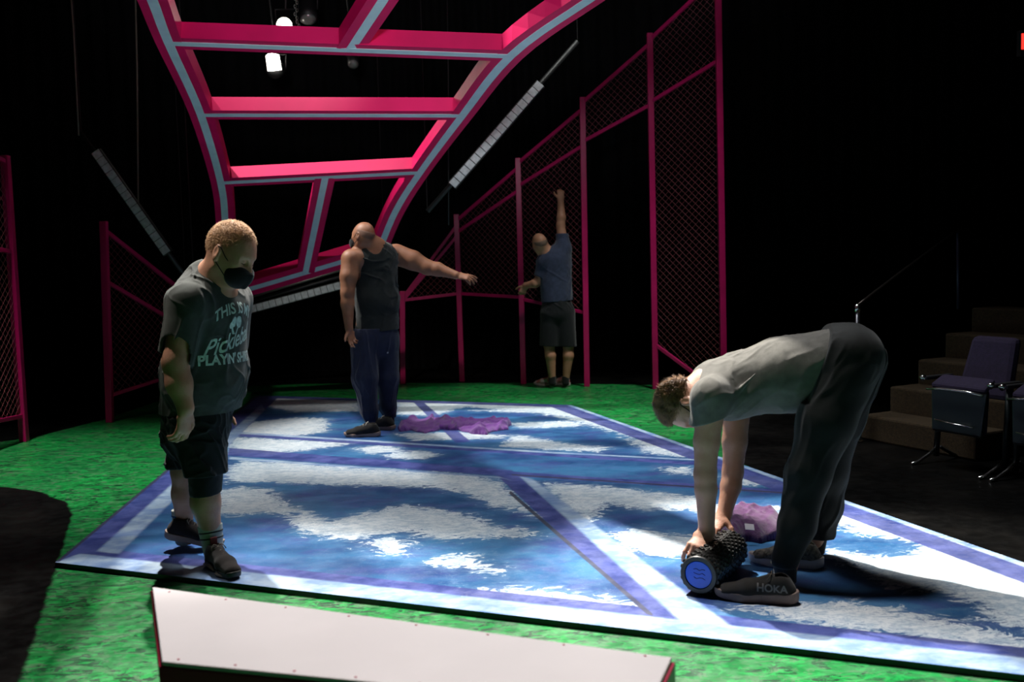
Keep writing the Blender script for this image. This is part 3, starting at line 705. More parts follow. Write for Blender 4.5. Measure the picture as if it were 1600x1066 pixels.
def head(S, C, U, F, s=1.0, nose=True):
    U = N(U); F = N(np.asarray(F) - U * np.dot(U, F)); R = np.cross(F, U); A = (R, F, U)
    P = lambda r, f, u: C + s * (R * r + F * f + U * u)
    S.ell(P(0, -.012, .012), A, (.076 * s, .096 * s, .094 * s), .01)
    S.ell(P(0, .022, -.035), A, (.062 * s, .072 * s, .085 * s), .04 * s)
    S.cap(P(0, .052, -.092), P(0, .060, -.100), .028 * s, k=.03 * s)
    for e in (-1, 1):
        S.cap(P(e * .050, .0, -.075), P(e * .018, .052, -.100), .022 * s, k=.02 * s)        # jaw
        S.ell(P(e * .040, .058, -.032), A, (.022 * s, .020 * s, .018 * s), .02 * s)         # cheek
        S.cap(P(e * .012, .081, .012), P(e * .045, .066, .008), .010 * s, .008 * s, .014 * s)   # brow
        S.ell(P(e * .031, .090, -.012), A, (.018 * s, .014 * s, .012 * s), .012 * s, 's')       # socket
        S.ell(P(e * .031, .071, -.012), A, (.014 * s, .013 * s, .012 * s), .004 * s)            # lid over the eye
        # ear: cupped rim and lobe
        c = P(e * .077, -.008, -.022); ea = N(F * .85 + R * e * -.25 + U * .1); out = N(R * e - F * .35); eu = N(U - F * .2)
        S.ell(c + out * .006 * s, (N(np.cross(eu, out)), out, eu), (.018 * s, .008 * s, .031 * s), .008 * s)
        S.ell(c + out * .015 * s + eu * .004 * s, (N(np.cross(eu, out)), out, eu), (.0105 * s, .008 * s, .019 * s), .004 * s, 's')
        S.ell(c + out * .004 * s - eu * .025 * s, (N(np.cross(eu, out)), out, eu), (.010 * s, .007 * s, .011 * s), .006 * s)
    if nose:
        S.cap(P(0, .078, -.004), P(0, .102, -.040), .009 * s, .013 * s, .012 * s)
        for e in (-1, 1): S.cap(P(e * .010, .090, -.044), P(e * .012, .092, -.046), .009 * s, k=.006 * s)
        S.cap(P(-.020, .082, -.068), P(.020, .082, -.068), .009 * s, k=.010 * s); S.cap(P(-.018, .080, -.078), P(.018, .080, -.078), .008 * s, k=.008 * s)
        S.cap(P(-.022, .094, -.0725), P(.022, .094, -.0725), .003 * s, k=.004 * s, op='s')
    return P, R

def hand(S, w, d, n, thumb, s=1.0, curl=(.5, .5, .6, .7), tcurl=.3, spread=.06, tdir=None):
    "w wrist, d along the palm, n the way the palm faces, thumb = +1/-1 side of cross(d, n)"
    d, n, x = frame(d, n); x = x * thumb; k = .006 * s
    S.cap(w - d * .01, w + d * .03 * s, (.026 * s, .019 * s), (.034 * s, .015 * s), .02, u=x)
    S.cap(w + d * .03 * s, w + d * .082 * s, (.036 * s, .014 * s), (.040 * s, .0125 * s), .012, u=x)
    for i, (off, L, base) in enumerate(((.029, .072, .086), (.010, .080, .090), (-.010, .075, .087), (-.028, .060, .080))):
        p = w + (d * base + x * off) * s; a = .12; c = curl[i]; dd = N(d + x * spread * (1.3 - i)); r = .0092 * s
        for j, fr_ in enumerate((.46, .31, .25)):
            a += c * (.8, 1.1, .8)[j]; v = dd * math.cos(a) + n * math.sin(a); q = p + v * L * fr_ * s
            S.cap(p, q, r, r * .92, k if j else .008 * s); p = q; r *= .92
    p = w + (d * .022 + x * .024 + n * .006) * s; v = N(d * .62 + x * .72 + n * .25) if tdir is None else N(tdir)
    S.cap(p, p + v * .042 * s, .0145 * s, .0118 * s, .012 * s); p = p + v * .042 * s
    v2 = N(v + (n * .5 - x * .35 + d * .4) * tcurl); S.cap(p, p + v2 * .032 * s, .0112 * s, .0105 * s, k); p = p + v2 * .032 * s
    v3 = N(v2 + (n * .4 - x * .5 + d * .3) * tcurl); S.cap(p, p + v3 * .026 * s, .0105 * s, .008 * s, k)

def chain(S, pts, k=.02):
    "pts: (position, radius or (ru, rv)[, u])"
    for a, b in zip(pts[:-1], pts[1:]): S.cap(a[0], b[0], a[1], b[1], k, u=a[2] if len(a) > 2 else None)

def shoe(parent, H, D, U=Z, L=.30, wide=1.0, m_up=None, m_sole=None, sock=None, laces=M_lace, side_mark=None, sole_h=.028):
    D = N(D); U = N(U - D * np.dot(U, D)); R = np.cross(D, U); Wd = wide
    P = lambda x, y, z: H + D * x + R * y + U * z
    lo = np.min([P(x, y, z) for x in (-.03, L + .03) for y in (-.08, .08) for z in (-.02, .16)], 0); hi = np.max([P(x, y, z) for x in (-.03, L + .03) for y in (-.08, .08) for z in (-.02, .16)], 0)
    # upper
    S = SDF(lo, hi, .0032)
    S.cap(P(.038, 0, .052), P(.065, 0, .082), (.036 * Wd, .036), (.040 * Wd, .038), .02, u=R)
    S.cap(P(.06, 0, .070), P(.60 * L, .002, .050), (.038 * Wd, .045), (.044 * Wd, .034), .02, u=R)
    S.cap(P(.60 * L, .002, .046), P(L - .042, .003, .034), (.047 * Wd, .034), (.040 * Wd, .026), .02, u=R)
    S.cap(P(.062, 0, .10), P(.075, 0, .145), (.024, .031), (.024, .036), .004, u=R, op='s')
    S.cap(P(.10, 0, .102), P(.50 * L, 0, .078), .015, .011, .012)            # tongue ridge
    S.plane(P(0, 0, sole_h - .006), -U)
    o = link('shoe', S.mesh('shoe'), m_up or M_shoe, parent)
    S = SDF(lo, hi, .003)
    sl, X, Y, Zz = S.win(lo, hi); dx, dy, dz = X - H[0], Y - H[1], Zz - H[2]
    lx = dx * D[0] + dy * D[1] + dz * D[2]; ly = dx * R[0] + dy * R[1] + dz * R[2]; lz = dx * U[0] + dy * U[1] + dz * U[2]
    d = 9.
    ch = [(.030, 0, .037), (.42 * L, 0, .033), (.68 * L, .003, .049), (L - .036, .004, .036)]
    for (x0, y0, r0), (x1, y1, r1) in zip(ch[:-1], ch[1:]):
        ex_, ey = x1 - x0, y1 - y0; t_ = np.clip(((lx - x0) * ex_ + (ly - y0) * ey) / (ex_ ** 2 + ey ** 2), 0, 1)
        d = np.minimum(d, np.sqrt((lx - x0 - ex_ * t_) ** 2 + (ly - y0 - ey * t_) ** 2) - (r0 + (r1 - r0) * t_) * Wd)
    spring = .016 * np.clip((lx - .68 * L) / (.32 * L), 0, 1) ** 2 + .008 * np.clip((.05 - lx) / .05, 0, 1) ** 2
    hh = sole_h + .010 * np.clip(1 - lx / (.5 * L), 0, 1); z0 = spring; z1 = hh + spring * .8
    d = np.maximum(d + .25 * np.clip(z0 + .012 - lz, 0, .02), np.maximum(z0 - lz, lz - z1))
    S.comb(sl, d.astype(np.float32), 0, 'u'); so = link('sole', S.mesh('sole'), m_sole or M_sole_w, o)
    lm = MB()
    for i in range(5):
        x = .105 + i * .026; zc = .108 - i * .0115; w = .022
        lm.tube([P(x, -w, zc - .008), P(x + .006, 0, zc + .006), P(x + .004, w, zc - .008)], .0028, 6)
    for e in (-1, 1): lm.tube([P(.100, 0, .113), P(.098, e * .016, .122), P(.103, e * .03, .112), P(.115, e * .035, .098)], .0024, 6)
    lm.build('laces', laces, o, True)
    return o, P

def hairdo(name, parent, C, A, r, cuts, m, Lr=(.006, .014), n=5000, sweep=(0, 0, 0), base_amp=.003, seed=1, keep=None, th=.0012):
    "hair mass fitted on the skull with single strands standing out of it"
    S = SDF(C - .16, C + .16, .0036); S.ell(C, A, r)
    S.disp(lambda x, y, z: base_amp * (np.sin(190 * x + 3 * np.sin(60 * z)) * np.sin(170 * y + 2 * np.sin(70 * x)) + .8 * np.sin(85 * z + 2 * np.sin(50 * y))))
    for p, q in cuts: S.plane(p, q, .012)
    me = S.mesh(name); o = link(name, me, m, None)
    rg = np.random.RandomState(seed); nv = len(me.vertices); co = np.empty(nv * 3, np.float32); no = np.empty(nv * 3, np.float32)
    me.vertices.foreach_get('co', co); me.vertices.foreach_get('normal', no); co = co.reshape(-1, 3); no = no.reshape(-1, 3)
    q_ = np.sqrt(sum((((co - C) @ a) / rr) ** 2 for a, rr in zip(A, r))); ok = np.where(q_ > .93)[0]
    i = ok[rg.randint(0, len(ok), n)]; p = co[i] + rg.normal(0, .0015, (n, 3)); nn = no[i]; L = rg.uniform(*Lr, n)[:, None]
    sw = np.array(sweep); d = nn * .75 + sw + rg.normal(0, .28, (n, 3)); d /= np.linalg.norm(d, axis=1)[:, None]
    x = np.cross(d, rg.normal(0, 1, (n, 3))); x /= np.linalg.norm(x, axis=1)[:, None] + 1e-9; y = np.cross(d, x)
    v = np.concatenate([p + x * th, p - .5 * x * th + .87 * y * th, p - .5 * x * th - .87 * y * th, p + d * L - nn * L * .15]); k = np.arange(n)
    f = np.concatenate([np.stack([k, k + n, k + 3 * n], 1), np.stack([k + n, k + 2 * n, k + 3 * n], 1), np.stack([k + 2 * n, k, k + 3 * n], 1)])
    m2 = npmesh(name, v, f); bm = bmesh.new(); bm.from_mesh(me); bm.from_mesh(m2); bm.to_mesh(me); bm.free()
    me.polygons.foreach_set('use_smooth', np.ones(len(me.polygons), bool))
    o.parent = parent; me.transform(Matrix.Translation(-parent.location)); return o
def facemask(parent, P, R, s, ears=True):
    C0 = P(0, 0, 0); F = N(P(0, 1, 0) - C0); U = N(P(0, 0, 1) - C0); A = (R, F, U)
    S = SDF(P(0, .06, -.07) - .11 * s, P(0, .06, -.07) + .11 * s, .0032)
    S.ell(P(0, .066, -.068), A, (.061 * s, .056 * s, .056 * s), .01)
    S.cap(P(0, .118, -.030), P(0, .114, -.100), .007 * s, .006 * s, .02)
    S.plane(P(0, .04, 0), N(-F)); S.plane(P(0, .085, -.030), N(U + F * .25), .008)
    o = link('face_mask', S.mesh('mask'), M_mask, parent)
    for e in (-1, 1):
        mb = MB(); mb.tube([P(e * .055, .068, -.045), P(e * .074, .028, -.022), P(e * .086, .000, .004), P(e * .088, -.016, .004)], .0022, 6)
        mb.tube([P(e * .052, .062, -.098), P(e * .070, .022, -.070), P(e * .080, -.004, -.052), P(e * .084, -.014, -.045)], .0022, 6)
        mb.build('ear_loop', M_mask, o, True)
    return o

# ------------------------------------------------------------------ man in the printed t-shirt
p1 = empty('person', V(-1.43, 4.75, DZ), 'standing person in a printed charcoal t-shirt and black shorts looking down at the left', 'person')
f1 = N(V(.96, -.27, 0)); l1 = np.cross(Z, f1)
C1 = W(364, 391, 4.60); S = SDF((-1.85, 4.25, 0), (-1.0, 5.35, 1.80), .0045)
P, R = head(S, C1, V(.50, -.08, .86), V(.80, -.27, -.52), 1.19)
P1h, R1h = P, R
nb_ = W(325, 448, 4.66); S.cap(P(0, -.02, -.05), nb_, .068, .078, .04); S.cap(W(336, 428, 4.64), W(345, 455, 4.64), .05, .06, .03)
sr, sl_ = W(292, 474, 4.50), W(292, 474, 4.50) + l1 * .40
ch = (sr + sl_) / 2
S.cap(sr + l1 * .04, sl_ - l1 * .04, .075, k=.04); S.cap(nb_, ch, .10, .12, .06)
S.cap(ch, W(318, 590, 4.74), (.125, .17), (.165, .19), .05, u=f1); S.cap(W(318, 590, 4.74), W(306, 660, 4.8), (.165, .19), (.14, .18), .05, u=f1)
arm = [(sr, .066), (W(274, 566, 4.44), .055), (W(280, 600, 4.43), .055), (W(290, 638, 4.41), .037)]
chain(S, arm, .03)
hand(S, W(290, 641, 4.41), V(-.16, .0, -1), V(-.85, .45, .1), 1, 1.12, (.45, .5, .5, .5), .3, .10)
arm2 = [(sl_, .066), (sl_ + V(-.09, .06, -.29), .056), (sl_ + V(-.12, .03, -.53), .036)]
chain(S, arm2, .03); hand(S, arm2[-1][0], V(.1, 0, -1), V(0, -1, 0), -1, 1.05)
hipn, hipf = W(312, 662, 4.68), W(300, 662, 4.88)
kn, an = W(320, 745, 4.66), W(334, 852, 4.68); kf, af = W(288, 735, 4.90), W(287, 826, 4.97)
chain(S, [(hipn, .10), (kn, .068), (W(321, 785, 4.66), .066), (an, .040)], .03); chain(S, [(hipf, .10), (kf, .062), (W(288, 772, 4.93), .058), (af, .038)], .03)
S.cap(an, an + V(.02, -.04, -.05), .036); S.cap(af, af + V(.02, -.01, -.05), .034)
S.plane(V(0, 0, DZ + .012), -Z); b1 = link('body', S.mesh('body'), M_sk1, p1)
# eye slits and brows
for e in (-1, 1):
    MB().tube([P(e * .018, .0845, -.0165), P(e * .031, .0865, -.0185), P(e * .044, .080, -.0155)], [.0008, .0016, .0008], 6).build('eyelashes', M_eye, p1, True)
facemask(p1, P, R, 1.24)
M_hair1 = mat('blond_hair', (.50, .29, .14), .6, col2=(.30, .16, .08), nscale=40)
F_, U_ = N(P(0, 1, 0) - C1), N(P(0, 0, 1) - C1)
hairdo('hair', p1, P(0, -.014, .013), (R, F_, U_), (.0768 * 1.19, .0968 * 1.19, .0950 * 1.19), [(P(0, .060, .050), N(F_ * .9 - U_ * .42)), (P(0, 0, -.050), -U_), (P(0, .02, .0), N(F_ * .75 - U_ * .65))], M_hair1, (.006, .012), 9000, -.5 * F_ - .2 * U_, .0006, 3, th=.0012)
# t-shirt
S = SDF((-1.85, 4.25, .75), (-.98, 5.25, 1.55), .0045)
S.cap(sr + l1 * .03 - Z * .005, sl_ - l1 * .03 - Z * .005, .090, k=.05)
S.cap(W(322, 452, 4.66), ch + V(0, 0, -.03), (.10, .12), (.145, .19), .06, u=f1)
S.cap(W(318, 432, 4.67), W(288, 486, 4.62), (.07, .08), (.08, .12), .05, u=f1); S.cap(W(330, 440, 4.66), sr, .07, .08, .05)
S.cap(ch + V(0, 0, -.03), W(321, 585, 4.74), (.150, .19), (.188, .215), .05, u=f1)
S.cap(W(321, 585, 4.74), W(306, 690, 4.80), (.188, .215), (.158, .205), .05, u=f1)
S.disp(folds(.009, [(.5, .2, 1), (.9, 0, -.5)], 17, .22, 5), .06)
S.cap(P(0, -.02, -.04), W(334, 436, 4.645), .060, .066, .006, op='s')
S.plane(W(306, 667, 4.80), V(.10, 0, -1)); ad = N(W(273, 558, 4.44) - sr)
T = S.like(); T.cap(sr, W(272, 580, 4.44), .088, .080, .03); T.cap(W(276, 540, 4.44), W(270, 600, 4.42), .066, .072, .004, op='s')
T.disp(folds(.006, [(.4, .2, 1)], 22, .25, 8), .05); T.plane(W(273, 561, 4.44), N(ad + V(-.25, 0, 0))); S.merge(T, .03)
T = S.like(); T.cap(sl_, sl_ + V(-.03, .03, -.22), .085, .08, .03); S.merge(T, .04)
t1 = link('t_shirt', S.mesh('tshirt'), M_tee1, p1)
# print on the chest
def on_shirt(mesh_obj, me, origin, facing, left, name, m, parent, lift=.0022, sub=.007):
    deps = mesh_obj.data; off = Vector(parent_base(mesh_obj))
    bvh = BVHTree.FromPolygons([v.co + off for v in deps.vertices], [tuple(p.vertices) for p in deps.polygons])
    bm = bmesh.new(); bm.from_mesh(me); bmesh.ops.triangulate(bm, faces=bm.faces)
    for _ in range(6):
        ed = [e for e in bm.edges if e.calc_length() > sub]
        if not ed: break
        bmesh.ops.subdivide_edges(bm, edges=ed, cuts=1); bmesh.ops.triangulate(bm, faces=[f for f in bm.faces if len(f.verts) > 3])
    dead = []
    for v in bm.verts:
        o_ = Vector(origin + left * v.co.x + Z * v.co.y) + Vector(facing) * .5
        hit = bvh.ray_cast(o_, -Vector(facing))
        if hit[0] is None or (hit[0] - o_).length > .75: dead.append(v)
        else: v.co = hit[0] + hit[1] * lift * (1 if hit[1].dot(Vector(facing)) > 0 else -1)
    bmesh.ops.delete(bm, geom=dead, context='VERTS'); bm.to_mesh(me); bm.free()
    return link(name, me, m, parent)
def parent_base(o):
    b = Vector((0, 0, 0)); p = o
    while p: b += p.location; p = p.parent
    return b
org = V(*W(372, 532, 4.62))
def arch(me, h, R_):
    for v in me.vertices: v.co.y += h - (v.co.x ** 2) / (2 * R_) ; 
    return me
bmj = bmesh.new()
for s_txt, size, dy, b_, sh, ar, tw_ in (('THIS IS MY', .056, .150, .0014, 0, .20, .25), ('Pickleball', .088, .000, .0012, .35, 0, .27), ("PLAYIN' SHIRT", .052, -.085, .0018, 0, 0, .28)):
    me = text_mesh(s_txt, size, b_, sh); wdt = max(v.co.x for v in me.vertices) - min(v.co.x for v in me.vertices)
    k = tw_ / wdt
    for v in me.vertices:
        v.co.x *= k; v.co.y *= 1.25
        if ar: v.co.y -= v.co.x ** 2 / (2 * ar) 
        if sh: v.co.y += v.co.x * .28
        v.co.y += dy
    bmj.from_mesh(me)
me = bpy.data.meshes.new('pad')
vs = []; fs = []
for cx, an_ in ((-.020, .35), (.020, -.35)):           # two crossed paddles
    n0 = len(vs); K = 20
    for i in range(K):
        a = i / K * 2 * math.pi; x = .021 * math.cos(a); y = .027 * math.sin(a) + .085; vs.append((cx + x * math.cos(an_) - 0 * y, y + x * math.sin(an_), 0))
    fs.append(tuple(range(n0, n0 + K)))
n0 = len(vs); vs += [(-.012, .03, 0), (.0, .03, 0), (-.014, .062, 0), (-.022, .058, 0), (.012, .03, 0), (.0, .03, 0), (.014, .062, 0), (.022, .058, 0)]
fs += [(n0, n0 + 1, n0 + 2, n0 + 3), (n0 + 5, n0 + 4, n0 + 7, n0 + 6)]
me.from_pydata(vs, [], fs); bmj.from_mesh(me); allm = bpy.data.meshes.new('print'); bmj.to_mesh(allm); bmj.free()
on_shirt(t1, allm, org, f1, l1, 'chest_print', M_print, t1)
# shorts and tight layer
S = SDF((-1.80, 4.35, .35), (-1.05, 5.30, .95), .0045)
S.cap(W(310, 640, 4.76), W(306, 672, 4.80), (.155, .19), (.155, .19), .05, u=f1)
chain(S, [(hipn, .115), (W(322, 742, 4.66), .106)], .05); chain(S, [(hipf, .115), (W(288, 728, 4.90), .092)], .05)
S.disp(folds(.010, [(.9, 0, .3), (.4, .2, -1)], 20, .25, 15), .05)
S.plane(W(320, 741, 4.66), V(.05, 0, -1)); 
o = link('shorts', S.mesh('shorts'), M_short, p1)
S = SDF((-1.70, 4.40, .25), (-1.15, 5.2, .75), .0045)
chain(S, [(W(321, 710, 4.66), .085), (W(321, 778, 4.66), .0735)], .02)
S.disp(folds(.004, [(1, .2, .1)], 34, .25, 25), .03); S.plane(W(320, 771, 4.66), V(.05, .1, -1))
link('tight_layer', S.mesh('tight'), M_short, p1)
def sock(parent, a, b, r0, r1, m, stripes=None, m_st=None):
    S = SDF(np.minimum(a, b) - .09, np.maximum(a, b) + .09, .0035); S.cap(a, b, r0, r1, .01); d = N(b - a); S.plane(a, -d, .003); S.plane(V(0, 0, (0 if a[1] > 10 else DZ) + .014), -Z)
    o = link('sock', S.mesh('sock'), m, parent)
    for t_ in stripes or ():
        c = a + (b - a) * t_; r = r0 + (r1 - r0) * t_; x = N(np.cross(d, Z + V(.3, 0, 0))); y = np.cross(d, x)
        MB().tube([c + (r - .0015) * (x * math.cos(q) + y * math.sin(q)) for q in np.linspace(0, 2 * math.pi, 33)[:-1]], .0042, 8, closed=True).build('stripe', m_st, o, True)
    return o
L_ = np.linalg.norm
sock(p1, an + V(-.014, 0, .10), an + V(.004, -.015, -.045), .059, .045, M_sock, (.22, .42), M_short)
sock(p1, af + V(-.002, 0, .10), af + V(.0, -.005, -.05), .054, .045, M_sock, (.2, .4), mat('sock_stripe_blue', (.03, .10, .30), .8))
M_shoeb = cloth('dark_brown_shoe', (.016, .011, .010)); M_shoered = mat('red_heel_tab', (.18, .015, .012), .7)
o, PS = shoe(p1, G(332, 886, DZ) + V(-.02, .035, 0), V(.62, -.78, 0), L=.315, m_up=M_shoeb, m_sole=M_sole_d)
MB().box(PS(.055, 0, .128), .018 * N(PS(0, 1, 0) - PS(0, 0, 0)), .004 * N(PS(1, 0, 0) - PS(0, 0, 0)), V(0, 0, .018)).build('heel_tab', M_shoered, o, bevel=.004)
for e in (-1, 1): MB().tube([PS(.01, e * .034, .014), PS(.08, e * .036, .020), PS(.13, e * .036, .008)], [.006, .010, .004], 8).build('sole_inset', M_sole_t, o, True)
for e in (-1, 1): MB().tube([PS(.17, e * .045, .006), PS(.21, e * .048, .014), PS(.25, e * .042, .012)], [.004, .010, .005], 8).build('sole_inset', M_sole_t, o, True)
hl = W(259, 850, 4.92); hl[2] = .088; tD = V(.95, .02, -.19)
o, PS = shoe(p1, hl, tD, Z, L=.295, m_up=M_shoeb, m_sole=M_sole_t)

# ------------------------------------------------------------------ man in the black tank top
p2 = empty('person', V(-1.15, 8.45, DZ), 'person in a black tank top and navy trousers stretching one arm to the right', 'person')
f2 = N(V(-.45, .89, 0)); l2 = np.cross(Z, f2); r2 = -l2
C2 = W(567, 367, 8.40); S = SDF((-1.75, 7.95, 0), (-.05, 9.0, 1.86), .0055)
P, R = head(S, C2, V(.05, .12, 1), V(-.84, .45, -.22), 1.0)
P2h, R2h = P, R
nb2 = W(587, 387, 8.46); S.cap(P(0, -.02, -.05), nb2 - Z * .02, .060, .064, .04)
sL, sR = W(549, 405, 8.34), W(619, 398, 8.62); c2_ = (sL + sR) / 2 + V(0, 0, -.02)
S.cap(sL, sR, .082, k=.05); S.cap(nb2, c2_, .09, .11, .07)
S.cap(c2_, W(590, 470, 8.48), (.19, .125), (.170, .125), .05, u=r2); S.cap(W(590, 470, 8.48), W(588, 520, 8.48), (.17, .12), (.185, .135), .05, u=r2)
chain(S, [(sL, .080), (W(545, 432, 8.30), .073), (W(543, 457, 8.28), .056), (W(543, 475, 8.28), .055), (W(545, 512, 8.26), .034)], .02)
hand(S, W(546, 515, 8.26), V(.18, -.05, -1), V(.6, -.75, .0), 1, .98, (.25, .3, .55, .6), .3)
chain(S, [(sR, .092), (W(645, 407, 8.60), .084), (W(668, 418, 8.57), .064), (W(684, 421, 8.55), .058), (W(712, 430, 8.50), .034)], .02)
hand(S, W(714, 430.5, 8.50), V(.95, -.05, -.18), V(-.25, .55, -.7), 1, 1.08, (.15, .25, .35, .5), .5, .12, tdir=V(.75, -.1, -.62))
for e, (h_, kk, aa) in enumerate((((570, 530, 8.42), (574, 600, 8.38), (582, 662, 8.38)), ((603, 530, 8.52), (606, 600, 8.52), (608, 655, 8.55)))):
    chain(S, [(W(*h_), .10), (W(*kk), .062), (W(*aa), .042)], .02)
S.plane(V(0, 0, DZ + .012), -Z); link('body', S.mesh('body'), M_sk2, p2)
facemask(p2, P, R, 1.05)
F_, U_ = N(P(0, 1, 0) - C2), N(P(0, 0, 1) - C2)
hairdo('hair', p2, P(0, -.014, .004), (R, F_, U_), (.0785, .0980, .0960), [(P(0, .03, 0), F_), (P(0, 0, .045), N(U_ - F_ * .3)), (P(0, 0, -.05), -U_)], mat('dark_stubble', (.17, .085, .055), .7), (.002, .003), 1200, (0, 0, 0), .0004, 5)
S = SDF((-1.6, 8.1, .80), (-.7, 8.95, 1.72), .0045)
S.cap(sL * .75 + sR * .25, sR * .78 + sL * .22, .088, k=.03); S.cap(nb2 - Z * .03, c2_, (.12, .10), (.15, .125), .05, u=r2)
S.cap(c2_, W(590, 470, 8.48), (.203, .140), (.184, .138), .05, u=r2); S.cap(W(590, 470, 8.48), W(589, 530, 8.48), (.184, .138), (.192, .150), .05, u=r2)
S.disp(folds(.008, [(.6, .2, 1), (1, .1, -.35)], 17, .22, 31), .05)
S.cap(nb2 + V(0, -.10, .07), nb2 + V(0, -.08, .015), (.095, .09), (.066, .08), .015, u=r2, op='s'); S.cap(P(0, -.01, -.04), nb2 + Z * .0, .064, .076, .006, op='s')
S.cap(sL - r2 * .03 + Z * .05, sL + V(-.012, 0, -.12), .098, .084, .012, op='s'); S.cap(sR + r2 * .055 + Z * .06, sR + r2 * .06 - Z * .08, .092, .076, .012, op='s')
S.plane(W(590, 517, 8.48), V(0.03, 0, -1))
link('tank_top', S.mesh('tank'), M_tank, p2)
S = SDF((-1.6, 8.05, .04), (-.75, 8.95, .95), .005)
S.cap(W(588, 516, 8.48), W(588, 535, 8.48), (.190, .145), (.200, .150), .04, u=r2)
chain(S, [(W(570, 530, 8.42), .125), (W(570, 590, 8.36), .108), (W(577, 640, 8.37), .070), (W(580, 654, 8.38), .058)], .03)
chain(S, [(W(603, 530, 8.52), .118), (W(605, 590, 8.50), .098), (W(606, 635, 8.52), .070), (W(608, 648, 8.54), .055)], .03)
S.disp(folds(.012, [(.05, 0, 1), (-.12, .1, 1)], 17, .10, 41, .02), .05)
S.plane(W(588, 512, 8.48), Z, .004)
o = link('track_trousers', S.mesh('trousers'), M_navy, p2)
for q in ((605.5, 551, 8.40), ): 
    c = W(*q); MB().tube([c + V(0, .0, 0), c + V(0, -.012, 0)], .008, 8).build('logo_dot', M_white, o, True)
for (a, r) in (((579, 655, 8.38), .050), ((608, 650, 8.54), .046)): sock(p2, W(*a), W(a[0] + 1, a[1] + 14, a[2]), r, r * .9, M_sockd)
M_lw = mat('light_laces', (.45, .42, .36), .7)
h_ = G(594, 682, DZ); shoe(p2, h_, V(-1, .05, 0), L=.30, m_up=M_shoe, m_sole=M_sole_t, laces=M_lw)
h_ = G(617, 672, DZ); shoe(p2, h_, V(-1, .22, 0), L=.30, m_up=M_shoe, m_sole=M_sole_t, laces=M_lw)

# ------------------------------------------------------------------ man at the fence
p3 = empty('person', V(.48, 11.0, 0), 'person in a navy t-shirt and black shorts reaching up the fence at the back', 'person')
YF = 10.98; f3 = N(V(-.15, .98, 0)); r3 = np.cross(f3, Z)
C3 = W(843, 380, YF - .02); S = SDF((.0, 10.6, 0), (.85, 11.40, 2.32), .006)
P, R = head(S, C3, V(-.30, .12, .95), V(-.30, .92, -.25), 1.0)
nb3 = W(857, 398, YF); S.cap(P(0, -.02, -.04), nb3, .055, .062, .05)
sL, sR = W(850, 410, YF), W(880, 388, YF + .02); c3 = (sL + sR) / 2 + V(.02, 0, -.05)
S.cap(sL, sR, .068, k=.04); S.cap(nb3, c3, .08, .11, .05); S.cap(c3, W(870, 470, YF), (.165, .115), (.155, .12), .05, u=r3)
chain(S, [(sR, .064), (W(876, 352, YF + .06), .047), (W(877, 340, YF + .07), .048), (W(876, 313, YF + .12), .032)], .02)
hand(S, W(876, 312, YF + .12), V(.05, .12, 1), V(0, 1, -.1), 1, 1.0, (.9, .9, 1.0, 1.0), .6)
chain(S, [(sL, .060), (W(841, 440, YF + .02), .046), (W(836, 443, YF + .02), .046), (W(822, 446, YF + .08), .034)], .02)
hand(S, W(821, 446, YF + .09), V(-.35, .1, -.75), V(-.1, 1, .0), -1, 1.0, (.6, .7, .8, .9), .5)
for h_, kk, cf, aa in (((860, 485, YF), (858, 540, YF), (860, 556, YF - .02), (863, 594, YF)), ((884, 485, YF), (888, 540, YF), (888, 556, YF - .02), (884, 594, YF))):
    chain(S, [(W(*h_), .085), (W(*kk), .058), (W(*cf), .058), (W(*aa), .037)], .02)
S.plane(V(0, 0, 0 + .012), -Z); link('body', S.mesh('body'), M_sk3, p3)
F_, U_ = N(P(0, 1, 0) - C3), N(P(0, 0, 1) - C3)
hairdo('hair', p3, P(0, -.014, .002), (R, F_, U_), (.0785, .0985, .0965), [(P(0, .03, 0), F_), (P(0, 0, .035), N(U_ - F_ * .3)), (P(0, 0, -.06), -U_)], mat('grey_stubble', (.16, .10, .07), .8), (.002, .004), 1500, (0, 0, 0), .0008, 5)
S = SDF((.0, 10.65, .85), (.80, 11.3, 2.02), .0055)
S.cap(sL, sR, .085, k=.05); S.cap(nb3 - Z * .03, c3, (.10, .08), (.17, .125), .05, u=r3); S.cap(c3, W(870, 480, YF), (.178, .135), (.172, .14), .05, u=r3)
S.disp(folds(.008, [(.7, .1, 1), (1, .1, -.5)], 17, .22, 51), .05)
S.cap(P(0, -.01, -.04), nb3, .058, .064, .006, op='s')
S.plane(W(870, 471, YF), V(0.05, 0, -1)); 
T = S.like(); T.cap(sR, W(877, 350, YF + .06), .080, .064, .03); T.plane(W(876, 365, YF + .05), Z); S.merge(T, .05)
T = S.like(); T.cap(sL, W(842, 440, YF + .01), .076, .068, .03); T.plane(W(845, 433, YF), V(-.25, 0, -1)); S.merge(T, .03)
link('t_shirt', S.mesh('tee'), M_blue, p3)
S = SDF((.1, 10.65, .35), (.85, 11.3, 1.05), .0055)
S.cap(W(870, 468, YF), W(870, 488, YF), (.162, .13), (.175, .14), .04, u=r3)
chain(S, [(W(861, 490, YF), .115), (W(858, 548, YF), .105)], .04); chain(S, [(W(882, 490, YF), .115), (W(887, 546, YF), .100)], .04)
S.disp(folds(.009, [(.1, 0, 1), (.5, .1, -1)], 18, .2, 55), .05); S.plane(W(870, 541, YF), V(-.05, 0, -1)); S.plane(W(870, 468, YF), Z)
o = link('shorts', S.mesh('shorts'), M_short, p3)
for (a, r) in (((863, 588, YF), .043), ((884, 588, YF), .043)): sock(p3, W(*a), W(a[0], a[1] + 10, a[2]), r, r * .95, M_sockd)
M_shw = mat('white_red_shoe', (.65, .60, .58), .6, col2=(.50, .04, .03), nscale=16)
